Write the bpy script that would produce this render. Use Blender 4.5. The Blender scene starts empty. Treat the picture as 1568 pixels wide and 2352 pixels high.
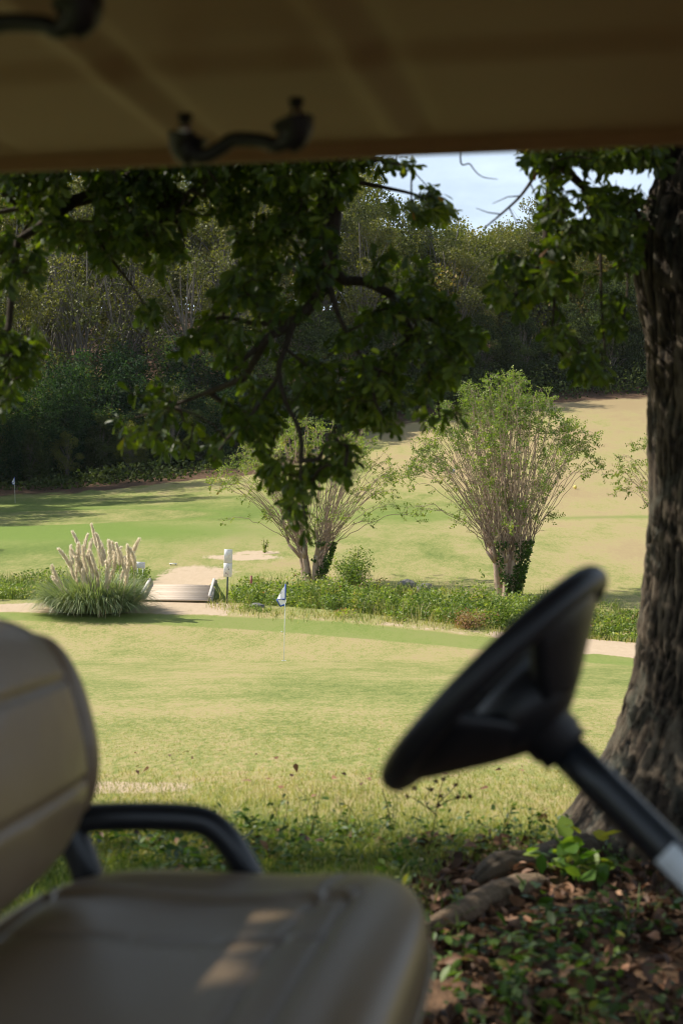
import bpy, math, random
import numpy as np
from mathutils import Vector, Matrix

rng = np.random.default_rng(7)
random.seed(7)
SC = bpy.context.scene
COL = SC.collection
CAMZ = 1.28
F = 3267.0            # focal length in the units of the 1568 x 2352 layout sketch
PI = math.pi

# ------------------------------------------------------------------ numpy noise
def _h(ix, iy, iz, s):
    n = (ix * 374761393 + iy * 668265263 + iz * 2147483647 + s * 1274126177) & 0xFFFFFFFF
    n = ((n ^ (n >> 13)) * 1274126177) & 0xFFFFFFFF
    n = (n ^ (n >> 16)) & 0xFFFFFFFF
    return n.astype(np.float64) / 4294967295.0

def vnoise(x, y, z=0.0, s=0):
    x, y, z = np.broadcast_arrays(np.asarray(x, float), np.asarray(y, float), np.asarray(z, float))
    fx, fy, fz = np.floor(x), np.floor(y), np.floor(z)
    ix, iy, iz = fx.astype(np.int64), fy.astype(np.int64), fz.astype(np.int64)
    tx, ty, tz = x - fx, y - fy, z - fz
    tx = tx * tx * (3 - 2 * tx); ty = ty * ty * (3 - 2 * ty); tz = tz * tz * (3 - 2 * tz)
    r = 0
    for a in (0, 1):
        for b in (0, 1):
            for c in (0, 1):
                w = (tx if a else 1 - tx) * (ty if b else 1 - ty) * (tz if c else 1 - tz)
                r = r + w * _h(ix + a, iy + b, iz + c, s)
    return r

def fbm(x, y, z=0.0, s=0, o=4):
    r = 0; a = .5; t = 0
    for i in range(o):
        r = r + a * vnoise(x * 2 ** i, y * 2 ** i, np.asarray(z) * 2 ** i, s + i); t += a; a *= .5
    return r / t

def sstep(a, b, x):
    t = np.clip((x - a) / (b - a), 0, 1)
    return t * t * (3 - 2 * t)

# ------------------------------------------------------------------ terrain heights
CY = [-200, -20, 0, 4, 6, 10, 20, 30, 39, 43, 46, 49, 51, 53, 61]
CZ = [1.0, .1, 0, 0, -.06, -.45, -1.40, -2.33, -3.14, -3.22, -3.2, -2.88, -2.62, -2.45, -2.14]
RY = CY + [75, 90, 105, 120, 150, 180, 200, 230, 300, 700]
RZ = CZ + [-1.02, .18, 1.68, 3.78, 8.8, 14.8, 20, 28, 42, 60]
LY = CY + [75, 95, 116, 140, 152, 180, 220, 300, 700]
LZ = CZ + [-1.32, -.42, .78, 2.6, 4.6, 12.5, 24, 42, 60]

def _sm(y, ys, zs):
    r = 0
    for d, w in ((-1, .2), (-.5, .2), (0, .2), (.5, .2), (1, .2)):
        k = np.clip(np.abs(y) * .035, .3, 8)
        r = r + w * np.interp(y + d * k, ys, zs)
    return r

def Hbase(x, y):
    x = np.asarray(x, float); y = np.asarray(y, float)
    f = sstep(-40, 35, x)
    z = _sm(y, LY, LZ) * (1 - f) + _sm(y, RY, RZ) * f
    z = z + (fbm(x * .06, y * .06, 0, 3, 2) - .5) * .5 * sstep(62, 90, y)
    return z

def ditch_c(x):
    return np.interp(x, [-60, -14, -6.5, 0, 6, 12, 20, 60], [58, 57, 57, 54.0, 50.2, 46.5, 43, 40])

def H(x, y):
    z = Hbase(x, y)
    d = (np.asarray(y, float) - ditch_c(x)) / 1.7
    z = z - .95 * np.exp(-d * d)
    near = sstep(9, 5, y) * sstep(-2, 1.5, y)
    z = z + near * (fbm(np.asarray(x) * 1.3, np.asarray(y) * 1.3, 0, 11, 3) - .5) * .07
    return z

def P(u, v, y):
    return Vector(((u - 784) / F * y, y, CAMZ + (1150 - v) / F * y))

_ys = np.concatenate([np.arange(3, 70, .05), np.arange(70, 330, .25)])
def G(u, v):
    """Where a line of sight first meets the ground (used to survey real positions)."""
    xs = (u - 784) / F * _ys
    zz = CAMZ + (1150 - v) / F * _ys
    h = Hbase(xs, _ys)
    k = np.nonzero(h >= zz)[0]
    k = k[0] if len(k) else len(_ys) - 1
    return float(xs[k]), float(_ys[k])

# ------------------------------------------------------------------ mesh helpers
def mesh_obj(name, V, faces, mat, parent=None, smooth=False, attrs=None):
    """faces: list of (n,k) int arrays"""
    V = np.asarray(V, dtype=np.float32).reshape(-1, 3)
    me = bpy.data.meshes.new(name)
    me.vertices.add(len(V)); me.vertices.foreach_set('co', V.ravel())
    faces = [np.asarray(f, dtype=np.int32) for f in faces if len(f)]
    loops = np.concatenate([f.ravel() for f in faces]) if faces else np.zeros(0, np.int32)
    tot = np.concatenate([np.full(len(f), f.shape[1], np.int32) for f in faces])
    start = np.concatenate([[0], np.cumsum(tot)[:-1]]).astype(np.int32)
    me.loops.add(len(loops)); me.loops.foreach_set('vertex_index', loops)
    me.polygons.add(len(tot)); me.polygons.foreach_set('loop_start', start)
    me.polygons.foreach_set('loop_total', tot)
    if smooth: me.polygons.foreach_set('use_smooth', np.ones(len(tot), bool))
    me.update(calc_edges=True)
    for k, a in (attrs or {}).items():
        at = me.attributes.new(k, 'FLOAT', 'POINT')
        at.data.foreach_set('value', np.asarray(a, np.float32))
    if mat: me.materials.append(mat)
    o = bpy.data.objects.new(name, me)
    COL.objects.link(o)
    if parent: o.parent = parent
    return o

class MB:
    def __init__(s): s.v = []; s.f = {}; s.n = 0; s.a = []
    def add(s, V, Fs, rnd=None):
        V = np.asarray(V, float).reshape(-1, 3)
        for f in Fs:
            f = np.asarray(f, int)
            if len(f): s.f.setdefault(f.shape[1], []).append(f + s.n)
        s.v.append(V); s.n += len(V)
        s.a.append(np.full(len(V), .5) if rnd is None else np.broadcast_to(rnd, (len(V),)))
        return s
    def box(s, c, d, R=None, rnd=None):
        c = np.array(c, float); d = np.array(d, float) / 2
        V = np.array([[x, y, z] for x in (-1, 1) for y in (-1, 1) for z in (-1, 1)], float) * d
        if R is not None: V = V @ np.array(R).T
        return s.add(V + c, [[[0, 1, 3, 2], [4, 6, 7, 5], [0, 4, 5, 1], [2, 3, 7, 6], [0, 2, 6, 4], [1, 5, 7, 3]]], rnd)
    def tube(s, pts, rad, n=8, cap=True, rnd=None):
        V, Fq, caps = tube(pts, rad, n)
        s.add(V, [Fq], rnd)
        if cap:
            b = s.n - len(V)
            s.f.setdefault(n, []).append(np.array([list(range(b + n - 1, b - 1, -1)), list(range(s.n - n, s.n))]))
        return s
    def build(s, name, mat, parent=None, smooth=False):
        V = np.concatenate(s.v)
        return mesh_obj(name, V, [np.concatenate(x) for x in s.f.values()], mat, parent, smooth, {'rnd': np.concatenate(s.a)})

def tube(pts, rad, n=8):
    P_ = np.array([list(p) for p in pts], float); m = len(P_)
    rad = np.broadcast_to(np.asarray(rad, float), (m,))
    T = np.gradient(P_, axis=0); T /= np.linalg.norm(T, axis=1)[:, None] + 1e-9
    up = np.array([0, 0, 1.]) if abs(T[0][2]) < .9 else np.array([1., 0, 0])
    N = np.cross(T[0], up); N /= np.linalg.norm(N)
    V = np.empty((m, n, 3)); ang = np.arange(n) * 2 * PI / n
    for i in range(m):
        N = N - T[i] * N.dot(T[i]); N /= np.linalg.norm(N) + 1e-9
        B = np.cross(T[i], N)
        V[i] = P_[i] + rad[i] * (np.cos(ang)[:, None] * N + np.sin(ang)[:, None] * B)
    i = np.arange(m - 1)[:, None] * n; j = np.arange(n)[None]; k = (np.arange(n) + 1) % n
    Fq = np.stack([i + j, i + k[None], i + n + k[None], i + n + j], -1).reshape(-1, 4)
    return V.reshape(-1, 3), Fq, None

def smooth_path(pts, k=6):
    pts = [np.array(list(p), float) for p in pts]
    out = []
    q = [2 * pts[0] - pts[1]] + pts + [2 * pts[-1] - pts[-2]]
    for i in range(1, len(q) - 2):
        a, b, c, d = q[i - 1], q[i], q[i + 1], q[i + 2]
        for t in np.linspace(0, 1, k, endpoint=False):
            out.append(.5 * ((2 * b) + (c - a) * t + (2 * a - 5 * b + 4 * c - d) * t * t + (-a + 3 * b - 3 * c + d) * t ** 3))
    out.append(pts[-1])
    return np.array(out)

def frames(D, roll=None, upbias=None):
    """orthonormal frames (N,3,3) whose x axis is D; columns x (length), y (width), z (normal)"""
    D = D / (np.linalg.norm(D, axis=1)[:, None] + 1e-9)
    N = len(D)
    R = rng.normal(size=(N, 3)) if upbias is None else np.array([0, 0, 1.]) + rng.normal(size=(N, 3)) * upbias
    Y = np.cross(R, D); Y /= np.linalg.norm(Y, axis=1)[:, None] + 1e-9
    Z = np.cross(D, Y)
    return np.stack([D, Y, Z], -1)

def scatter(tV, tF, pos, Fr, scale, wscale=None):
    """copies of a template (x length, y width) at many places, as one vertex and face array"""
    N = len(pos); K = len(tV)
    sc = np.broadcast_to(scale, (N,))
    T = tV[None] * sc[:, None, None]
    if wscale is not None: T = T * np.stack([np.ones(N), wscale, np.ones(N)], -1)[:, None, :]
    V = np.einsum('nij,nkj->nki', Fr, T) + pos[:, None, :]
    Fs = (tF[None] + (np.arange(N) * K)[:, None, None]).reshape(-1, tF.shape[1])
    return V.reshape(-1, 3), Fs

def leaf_template(rows, fold=.12, droop=.12):
    V = []
    for t, w in rows:
        z = -droop * t * t
        V += [(t, -w, z + fold * w * 2), (t, 0, z), (t, w, z + fold * w * 2)]
    Fq = []
    for i in range(len(rows) - 1):
        a = 3 * i; b = a + 3
        Fq += [(a, b, b + 1, a + 1), (a + 1, b + 1, b + 2, a + 2)]
    return np.array(V, float), np.array(Fq)

OAKLEAF = leaf_template([(0, .012), (.1, .02), (.3, .085), (.55, .16), (.78, .215), (.93, .14), (1, .02)])
CURL = leaf_template([(0, .02), (.3, .12), (.55, .2), (.8, .2), (1, .03)], .42, .45)
SMALLLEAF = leaf_template([(0, .02), (.35, .2), (.7, .2), (1, .02)], .15, .1)
QUAD = (np.array([(0, -.05, 0), (.5, -.35, .06), (1, 0, -.05), (.5, .35, .06)], float), np.array([[0, 1, 2, 3]]))

# ------------------------------------------------------------------ materials
class NT:
    def __init__(s, name):
        s.m = bpy.data.materials.new(name); s.m.use_nodes = True
        s.t = s.m.node_tree; s.n = s.t.nodes; s.n.clear()
        s.out = s.n.new('ShaderNodeOutputMaterial')
    def new(s, t, **kw):
        n = s.n.new(t)
        for k, v in kw.items():
            if k.startswith('i_'):
                n.inputs[k[2:].replace('_', ' ')].default_value = v
            else: setattr(n, k, v)
        return n
    def link(s, a, b): s.t.links.new(a, b)
    def pos(s, scale=(1, 1, 1), obj=False):
        tc = s.new('ShaderNodeTexCoord') if obj else s.new('ShaderNodeNewGeometry')
        mp = s.new('ShaderNodeMapping'); mp.inputs['Scale'].default_value = scale
        s.link(tc.outputs['Object'] if obj else tc.outputs['Position'], mp.inputs['Vector'])
        return mp.outputs['Vector']
    def noise(s, scale=5, detail=3, rough=.55, vec=None, out='Fac'):
        n = s.new('ShaderNodeTexNoise'); n.inputs['Scale'].default_value = scale
        n.inputs['Detail'].default_value = detail; n.inputs['Roughness'].default_value = rough
        if vec is not None: s.link(vec, n.inputs['Vector'])
        return n.outputs[out]
    def attr(s, name):
        n = s.new('ShaderNodeAttribute'); n.attribute_name = name; return n.outputs['Fac']
    def ramp(s, fac, stops):
        n = s.new('ShaderNodeValToRGB'); e = n.color_ramp.elements
        while len(e) < len(stops): e.new(.5)
        for k, (p, c) in enumerate(stops):
            e[k].position = p; e[k].color = (*c, 1) if len(c) == 3 else c
        s.link(fac, n.inputs['Fac']); return n.outputs['Color']
    def math(s, op, a, b=None, c=None, clamp=False):
        n = s.new('ShaderNodeMath', operation=op); n.use_clamp = clamp
        for i, x in enumerate((a, b, c)):
            if x is None: continue
            if isinstance(x, (int, float)): n.inputs[i].default_value = x
            else: s.link(x, n.inputs[i])
        return n.outputs[0]
    def mix(s, fac, a, b, mode='MIX'):
        n = s.new('ShaderNodeMix', data_type='RGBA', blend_type=mode)
        for i, x in ((0, fac), (6, a), (7, b)):
            if isinstance(x, (int, float)): n.inputs[i].default_value = x
            elif isinstance(x, tuple): n.inputs[i].default_value = (*x, 1) if len(x) == 3 else x
            else: s.link(x, n.inputs[i])
        return n.outputs[2]
    def bump(s, h, strength=.3, dist=.02):
        n = s.new('ShaderNodeBump'); n.inputs['Strength'].default_value = strength
        n.inputs['Distance'].default_value = dist; s.link(h, n.inputs['Height']); return n.outputs[0]
    def bsdf(s, col, rough=.6, bump=None, spec=.5, metal=0, coat=0, sheen=0):
        b = s.new('ShaderNodeBsdfPrincipled')
        if isinstance(col, tuple): b.inputs['Base Color'].default_value = (*col, 1)
        else: s.link(col, b.inputs['Base Color'])
        if isinstance(rough, (int, float)): b.inputs['Roughness'].default_value = rough
        else: s.link(rough, b.inputs['Roughness'])
        b.inputs['Specular IOR Level'].default_value = spec
        b.inputs['Metallic'].default_value = metal
        b.inputs['Coat Weight'].default_value = coat
        if bump is not None: s.link(bump, b.inputs['Normal'])
        return b.outputs[0]
    def done(s, sh): s.link(sh, s.out.inputs['Surface']); return s.m

def leaf_mat(name, stops, rough=.45, trans=.35, tcol=(1.5, 1.7, .5), spec=.4, var=.5):
    t = NT(name)
    a = t.attr('rnd')
    n = t.noise(.9, 3, .6, t.pos())
    oi = t.new('ShaderNodeObjectInfo').outputs['Random']
    f = t.math('ADD', a, t.math('MULTIPLY', t.math('SUBTRACT', n, .5), var), clamp=False)
    f = t.math('ADD', f, t.math('MULTIPLY', t.math('SUBTRACT', oi, .5), .25), clamp=True)
    c = t.ramp(f, stops)
    b = t.bsdf(c, rough, spec=spec)
    tr = t.new('ShaderNodeBsdfTranslucent')
    t.link(t.mix(1.0, c, tcol, 'MULTIPLY'), tr.inputs['Color'])
    m = t.new('ShaderNodeMixShader'); m.inputs[0].default_value = trans
    t.link(b, m.inputs[1]); t.link(tr.outputs[0], m.inputs[2])
    return t.done(m.outputs[0])

def bark_mat(name, c1, c2, scale=(6, 6, 1.2), rough=.9, k=1.0):
    t = NT(name)
    v = t.pos(scale)
    n = t.noise(4 * k, 5, .65, v); n2 = t.noise(1.3 * k, 3, .5, t.pos())
    c = t.ramp(n, [(.3, c1), (.7, c2)])
    c = t.mix(t.math('MULTIPLY', n2, .45), c, tuple(x * .55 for x in c2))
    return t.done(t.bsdf(c, rough, t.bump(n, .6, .02), spec=.2))

def plain(name, col, rough=.5, spec=.5, metal=0, var=.12, scale=30, bump=.05, coat=0):
    t = NT(name)
    n = t.noise(scale, 3, .6, t.pos())
    c = t.mix(n, tuple(x * (1 - var) for x in col), tuple(min(1, x * (1 + var)) for x in col))
    return t.done(t.bsdf(c, t.math('ADD', rough - .05, t.math('MULTIPLY', n, .1)), t.bump(n, bump, .002), spec=spec, metal=metal, coat=coat))

M = {}
M['oakleaf'] = leaf_mat('oak_leaf', [(0, (.022, .040, .007)), (.45, (.048, .078, .012)), (.8, (.095, .13, .018)), (.97, (.16, .18, .025)), (1, (.28, .08, .02))], .46, .46, (2.0, 2.0, .3), .45, .55)
M['bark'] = None
M['twig'] = bark_mat('twig_bark', (.03, .022, .015), (.075, .058, .042), (20, 20, 6))
M['leaf_olive'] = leaf_mat('olive_leaf', [(0, (.055, .065, .013)), (.5, (.11, .115, .022)), (1, (.20, .18, .03))], .6, .3)
M['leaf_yellow'] = leaf_mat('yellowing_leaf', [(0, (.07, .085, .016)), (.5, (.13, .145, .024)), (.85, (.2, .19, .035)), (1, (.26, .18, .05))], .6, .35)
M['leaf_dark'] = leaf_mat('dark_leaf', [(0, (.026, .040, .012)), (.5, (.05, .07, .02)), (1, (.10, .12, .03))], .7, .25, spec=.15, var=.9)
M['leaf_bamboo'] = leaf_mat('bamboo_leaf', [(0, (.02, .042, .02)), (.45, (.036, .075, .028)), (.8, (.07, .11, .032)), (1, (.15, .13, .05))], .7, .3, spec=.12, var=1.1)
M['leaf_myrtle'] = leaf_mat('myrtle_leaf', [(0, (.08, .14, .025)), (.5, (.18, .25, .045)), (.8, (.29, .34, .07)), (.94, (.34, .27, .09)), (1, (.36, .16, .08))], .45, .42, (1.4, 1.5, .5), .35)
M['leaf_weed'] = leaf_mat('weed_leaf', [(0, (.09, .14, .03)), (.4, (.20, .26, .06)), (.75, (.33, .36, .10)), (.92, (.42, .36, .16)), (1, (.34, .15, .11))], .5, .35)
M['leaf_plant'] = leaf_mat('seedling_leaf', [(0, (.04, .09, .015)), (.5, (.08, .16, .022)), (.9, (.20, .28, .04)), (1, (.4, .35, .06))], .4, .4)
M['leaf_ground'] = leaf_mat('groundcover_leaf', [(0, (.035, .06, .015)), (.6, (.07, .13, .025)), (.9, (.13, .2, .035)), (1, (.25, .22, .05))], .5, .35)
M['leaf_red'] = leaf_mat('reddish_leaf', [(0, (.16, .17, .05)), (.5, (.28, .20, .10)), (1, (.36, .14, .11))], .6, .3)
M['grassblade'] = leaf_mat('grass_blade', [(0, (.06, .10, .02)), (.4, (.12, .17, .035)), (.75, (.25, .26, .08)), (1, (.46, .38, .19))], .5, .3)
M['pampas'] = leaf_mat('pampas_blade', [(0, (.13, .18, .09)), (.5, (.28, .33, .19)), (.85, (.42, .45, .28)), (1, (.50, .42, .24))], .45, .3)
M['plume'] = leaf_mat('plume_hair', [(0, (.74, .66, .50)), (.5, (.86, .80, .66)), (1, (.92, .88, .78))], .8, .6, (1.1, 1.05, 1.0), .1)
M['litter'] = leaf_mat('fallen_leaf', [(0, (.05, .025, .015)), (.4, (.13, .065, .035)), (.75, (.26, .13, .07)), (1, (.42, .26, .16))], .65, .1, (1, 1, 1))
M['bark_far'] = bark_mat('pale_bark', (.09, .078, .062), (.22, .195, .16), (3, 3, 1))
M['bark_myrtle'] = bark_mat('myrtle_bark', (.30, .20, .145), (.52, .40, .31), (9, 9, 2))
M['culm'] = bark_mat('bamboo_culm', (.045, .045, .022), (.11, .10, .05), (6, 6, 2))
M['beige'] = plain('beige_plastic', (.25, .142, .082), .55, .25, bump=.03)
M['vinyl'] = None
M['black'] = plain('black_plastic', (.009, .009, .011), .45, .35)
M['blacktube'] = plain('black_powder_coat', (.010, .012, .016), .33, .5)
M['steel'] = plain('bolt_steel', (.5, .5, .48), .3, .5, 1)
M['rubber'] = plain('tyre_rubber', (.02, .02, .02), .8)
M['white'] = plain('white_paint', (.80, .80, .78), .5)
M['sticker'] = plain('silver_sticker', (.62, .66, .70), .45, scale=90, var=.2)
M['signwhite'] = plain('sign_white', (.82, .80, .80), .45)
M['blue'] = plain('blue_cloth', (.03, .09, .42), .7)
M['cloth'] = leaf_mat('white_cloth', [(0, (.72, .74, .78)), (1, (.8, .82, .84))], .8, .3, (1, 1, 1))
M['greenmetal'] = plain('dark_green_metal', (.05, .065, .06), .4, .5)
M['redpaint'] = plain('faded_red_paint', (.34, .10, .09), .6)
M['yellow'] = plain('yellow_plastic', (.75, .62, .15), .5)
M['inkred'] = plain('faded_red_ink', (.72, .45, .48), .6)
M['inkgrey'] = plain('faded_grey_ink', (.58, .58, .59), .6)
M['inkdark'] = plain('dark_ink', (.10, .07, .12), .6)

def vinyl():
    t = NT('beige_vinyl')
    n = t.noise(260, 3, .6, t.pos()); n2 = t.noise(5, 3, .5, t.pos())
    c = t.mix(n2, (.175, .12, .07), (.215, .15, .087))
    return t.done(t.bsdf(c, t.math('ADD', .30, t.math('MULTIPLY', n2, .12)), t.bump(n, .08, .001), spec=.45))
M['vinyl'] = vinyl()

def oak_bark():
    t = NT('oak_bark')
    at = t.attr('rnd')
    n = t.noise(9, 6, .8, t.pos((4, 4, 1.3))); n3 = t.noise(1.1, 3, .6, t.pos()); n4 = t.noise(5, 4, .7, t.pos())
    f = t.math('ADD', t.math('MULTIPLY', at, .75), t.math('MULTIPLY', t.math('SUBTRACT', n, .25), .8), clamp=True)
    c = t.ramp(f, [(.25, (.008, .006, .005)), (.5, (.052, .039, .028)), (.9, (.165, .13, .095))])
    c = t.mix(t.ramp(n4, [(.52, (0, 0, 0)), (.68, (.6, .6, .6))]), c, t.mix(n3, (.06, .075, .05), (.20, .19, .165)))
    return t.done(t.bsdf(c, .9, t.bump(n, .9, .02), spec=.2))
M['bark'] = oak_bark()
M['bareroot'] = bark_mat('bare_root_wood', (.09, .062, .04), (.34, .24, .16), (3, 14, 14))

def ground_mat():
    t = NT('grass_ground')
    dry, dirt, lush, lit = (t.attr(k) for k in ('dry', 'dirt', 'lush', 'litter'))
    p = t.pos()
    n1 = t.noise(.55, 4, .6, t.pos((1, .45, 1))); n2 = t.noise(4, 7, .82, t.pos((1, .28, 1))); n3 = t.noise(22, 4, .85, t.pos((1, .25, 1)))
    f = t.math('ADD', dry, t.math('MULTIPLY', t.math('SUBTRACT', n1, .5), 1.1))
    f = t.math('ADD', f, t.math('MULTIPLY', t.math('SUBTRACT', n2, .5), 1.4))
    f = t.math('ADD', f, t.math('MULTIPLY', t.math('SUBTRACT', n3, .5), 2.3), clamp=True)
    c = t.ramp(f, [(.0, (.12, .165, .038)), (.35, (.225, .25, .072)), (.62, (.34, .305, .125)), (.85, (.40, .32, .165)), (1, (.345, .262, .14))])
    c = t.mix(t.math('MULTIPLY', lush, t.math('ADD', .5, n2), clamp=True), c, t.mix(n2, (.115, .185, .03), (.20, .27, .06)))
    nd = t.math('ADD', dirt, t.math('MULTIPLY', t.math('SUBTRACT', n2, .5), 1.0))
    nd = t.math('ADD', nd, t.math('MULTIPLY', t.math('SUBTRACT', n1, .5), .5))
    df = t.ramp(nd, [(.42, (0, 0, 0)), (.6, (1, 1, 1))])
    dc = t.mix(n2, (.40, .30, .20), (.60, .48, .35))
    c = t.mix(df, c, dc)
    lf = t.ramp(t.math('ADD', lit, t.math('MULTIPLY', t.math('SUBTRACT', n2, .5), .6)), [(.4, (0, 0, 0)), (.65, (1, 1, 1))])
    c = t.mix(lf, c, t.ramp(n3, [(.35, (.05, .032, .02)), (.65, (.17, .10, .06))]))
    h = t.math('ADD', t.math('MULTIPLY', n3, .6), n2)
    return t.done(t.bsdf(c, .9, t.bump(h, .45, .03), spec=.15))
M['ground'] = ground_mat()

def wood_mat(name, c1, c2):
    t = NT(name)
    a = t.attr('rnd')
    n = t.noise(3, 5, .6, t.pos((1.0, 14, 14)))
    c = t.ramp(t.math('ADD', t.math('MULTIPLY', n, .6), t.math('MULTIPLY', a, .4)), [(.3, c1), (.75, c2)])
    return t.done(t.bsdf(c, .85, t.bump(n, .3, .01), spec=.2))
M['deck'] = wood_mat('deck_timber', (.46, .37, .29), (.74, .63, .52))
M['rail'] = wood_mat('grey_timber', (.42, .38, .34), (.66, .62, .58))
M['rock'] = bark_mat('grey_rock', (.12, .12, .12), (.26, .25, .24), (2, 2, 2))

# ------------------------------------------------------------------ tagging
def tag(o, label=None, cat=None, group=None, kind=None):
    if label: o['label'] = label
    if cat: o['category'] = cat
    if group: o['group'] = group
    if kind: o['kind'] = kind
    return o
def thing(name, label, cat, loc=(0, 0, 0), group=None, rz=0):
    o = bpy.data.objects.new(name, None); COL.objects.link(o)
    o.location = loc; o.rotation_euler = (0, 0, rz); o.empty_display_size = .2
    return tag(o, label, cat, group)
def dup(root, loc, rz=0, sc=1, label=None, group=None):
    r = root.copy(); COL.objects.link(r); r.location = loc; r.rotation_euler = (0, 0, rz)
    r.scale = (sc, sc, sc) if isinstance(sc, (int, float)) else sc
    if label: r['label'] = label
    if group: r['group'] = group
    for ch in list(root.children):
        c = ch.copy(); COL.objects.link(c); c.parent = r
        for g in list(ch.children):
            d = g.copy(); COL.objects.link(d); d.parent = c
    return r

# ================================================================== GROUND
def grow(a, b, d0, k):
    out = [a]; d = d0; s = 1 if b > a else -1
    while (b - out[-1]) * s > 0:
        out.append(out[-1] + s * d); d *= k
    return out
gx = np.array(sorted(set(grow(-16, -420, .2, 1.09)[1:] + list(np.arange(-16, 16.01, .14)) + grow(16, 420, .2, 1.09)[1:])))
gy = np.array(grow(2, -60, .2, 1.25)[1:][::-1] + list(np.arange(2, 64, .12)) + list(np.arange(64, 190, .45)) + grow(190, 800, .8, 1.08))
X, Y = np.meshgrid(gx, gy)
Z = H(X, Y)
# ground masks, from surveyed edge lines
def line(us, vs):
    pts = np.array([G(u, v) for u, v in zip(us, vs)])
    i = np.argsort(pts[:, 0]); return pts[i]
UF = [-300, 0, 300, 600, 784, 960, 1134, 1300, 1454, 1750]
fr_top = line(UF, [1403, 1408, 1410, 1418, 1430, 1446, 1466, 1493, 1512, 1545])
fr_bot = line(UF, [1418, 1424, 1433, 1448, 1463, 1478, 1495, 1512, 1530, 1560])
dt_top = line([-300, 0, 200, 330, 450, 600, 784, 960, 1134, 1300, 1460, 1750], [1380, 1385, 1390, 1378, 1385, 1412, 1422, 1434, 1450, 1455, 1472, 1500])
yt = np.interp(X, fr_top[:, 0], fr_top[:, 1]); yb = np.interp(X, fr_bot[:, 0], fr_bot[:, 1]); yd = np.interp(X, dt_top[:, 0], dt_top[:, 1])
wob = (fbm(X * .8, Y * .8, 0, 21, 3) - .5) * .7
fringe = sstep(yb - .08, yb + .08, Y + wob * .5) * (1 - sstep(yt - .12, yt + .12, Y + wob * .5))
dirt = sstep(yt - .1, yt + .25, Y + wob * .6) * (1 - sstep(yd - .5, yd + .6, Y + wob * 2)) * np.where(X > 5, .85, np.where(X < -4, .7, .44))
bare = lambda cx, cy, rx, ry, a: a * np.exp(-(((X - cx) / rx) ** 2 + ((Y - cy) / ry) ** 2) ** 1.5)
for (u, v, rx, ry, a) in ((410, 1392, 2.3, 1.2, 1.1), (450, 1313, 2.2, 3.0, .72), (430, 1328, 1.7, 1.5, .9), (418, 1337, 1.6, 1.6, 1.2), (440, 1322, 1.7, 2.0, 1.0), (560, 1280, 2.5, 1.6, .8), (590, 1270, 1.6, 1.2, .75), (1420, 1494, 2.4, 1.4, 1.2), (240, 1808, .55, .35, .9)):
    cx, cy = G(u, v); dirt = np.maximum(dirt, bare(cx, cy, rx, ry, a))
ongreen = 1 - sstep(yb - .3, yb + .3, Y)
dry = np.full_like(X, .5)
# near putting green: dry towards its back, greener mid, straw at the near rough
prof_y = [0, 5, 6.5, 8, 10, 13, 15, 18, 24, 31, 36, 40, 44, 60]
prof = [.30, .45, .68, .62, .55, .52, .60, .48, .43, .43, .48, .62, .58, .55]
dry = np.interp(Y, prof_y, prof) + (fbm(X * .3, Y * .10, 0, 5, 3) - .5) * .45
far = sstep(58, 64, Y)
hill = .38 + .55 * sstep(2, 16, X + (Y - 90) * .10) + (fbm(X * .12, Y * .07, 0, 9, 4) - .5) * 1.0
hill += (fbm(X * .55, Y * .16, 0, 19, 3) - .5) * .5
hill += .25 * np.exp(-((Y - 70) / 6.0) ** 2) * sstep(-12, -2, X)
dry = dry * (1 - far) + hill * far
lush = .66 * fringe
gxy = G(250, 1238); lush = np.maximum(lush, far * 1.0 * np.exp(-((X + 16) / 17) ** 2 - ((Y - 92) / 26) ** 2) * (fbm(X * .1, Y * .06, 0, 14, 3) * 1.5))
lush = np.maximum(lush, far * .7 * np.exp(-(((Y - 95 - X * .1) / 7) ** 2)) * sstep(-2, 4, X) * sstep(14, 4, X))
lush = np.maximum(lush, far * .6 * np.exp(-(((Y - 91) / 1.2) ** 2)) * sstep(12, 14, X))
lush = np.maximum(lush, .5 * sstep(6.4, 5.4, Y) * sstep(4.0, 5, Y))
c0 = G(90, 1190); eg = ((X - c0[0] + 3) / 15) ** 2 + ((Y - c0[1]) / 8.5) ** 2     # the far putting green
onfar = 1 - sstep(.9, 1.0, eg)
lush = lush * (1 - onfar); dry = dry * (1 - onfar) + .36 * onfar
rim = np.exp(-((eg - 1.15) / .12) ** 2) * far; lush = np.maximum(lush, .9 * rim)
weedy = np.exp(-((Y - ditch_c(X)) / 3.2) ** 2); lush = np.maximum(lush, .8 * weedy * (1 - np.clip(dirt, 0, 1)))
litter = sstep(5.5, 5.0, Y + (fbm(X * .9, Y * .9, 0, 31, 3) - .5) * 1.2) * sstep(-.3, .9, X + (5 - Y) * .2) + .25 * sstep(4.6, 3.6, Y)
edge = line([-200, 0, 200, 450, 620, 850, 1000, 1250, 1480, 1700], [1140, 1130, 1120, 1095, 1075, 975, 945, 915, 900, 890])
ye = np.interp(X, edge[:, 0], edge[:, 1])
wood_floor = sstep(ye - 9, ye - 2, Y + wob * 8)
litter = np.maximum(litter, .75 * wood_floor)
nr, nc = X.shape
I = (np.arange(nr - 1)[:, None] * nc + np.arange(nc - 1)[None])
quads = np.stack([I, I + 1, I + nc + 1, I + nc], -1).reshape(-1, 4)
g = mesh_obj('ground', np.stack([X, Y, Z], -1), [quads], M['ground'], smooth=True,
             attrs={'dry': dry.ravel(), 'dirt': dirt.ravel(), 'lush': lush.ravel(), 'litter': litter.ravel()})
tag(g, kind='structure')

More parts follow.
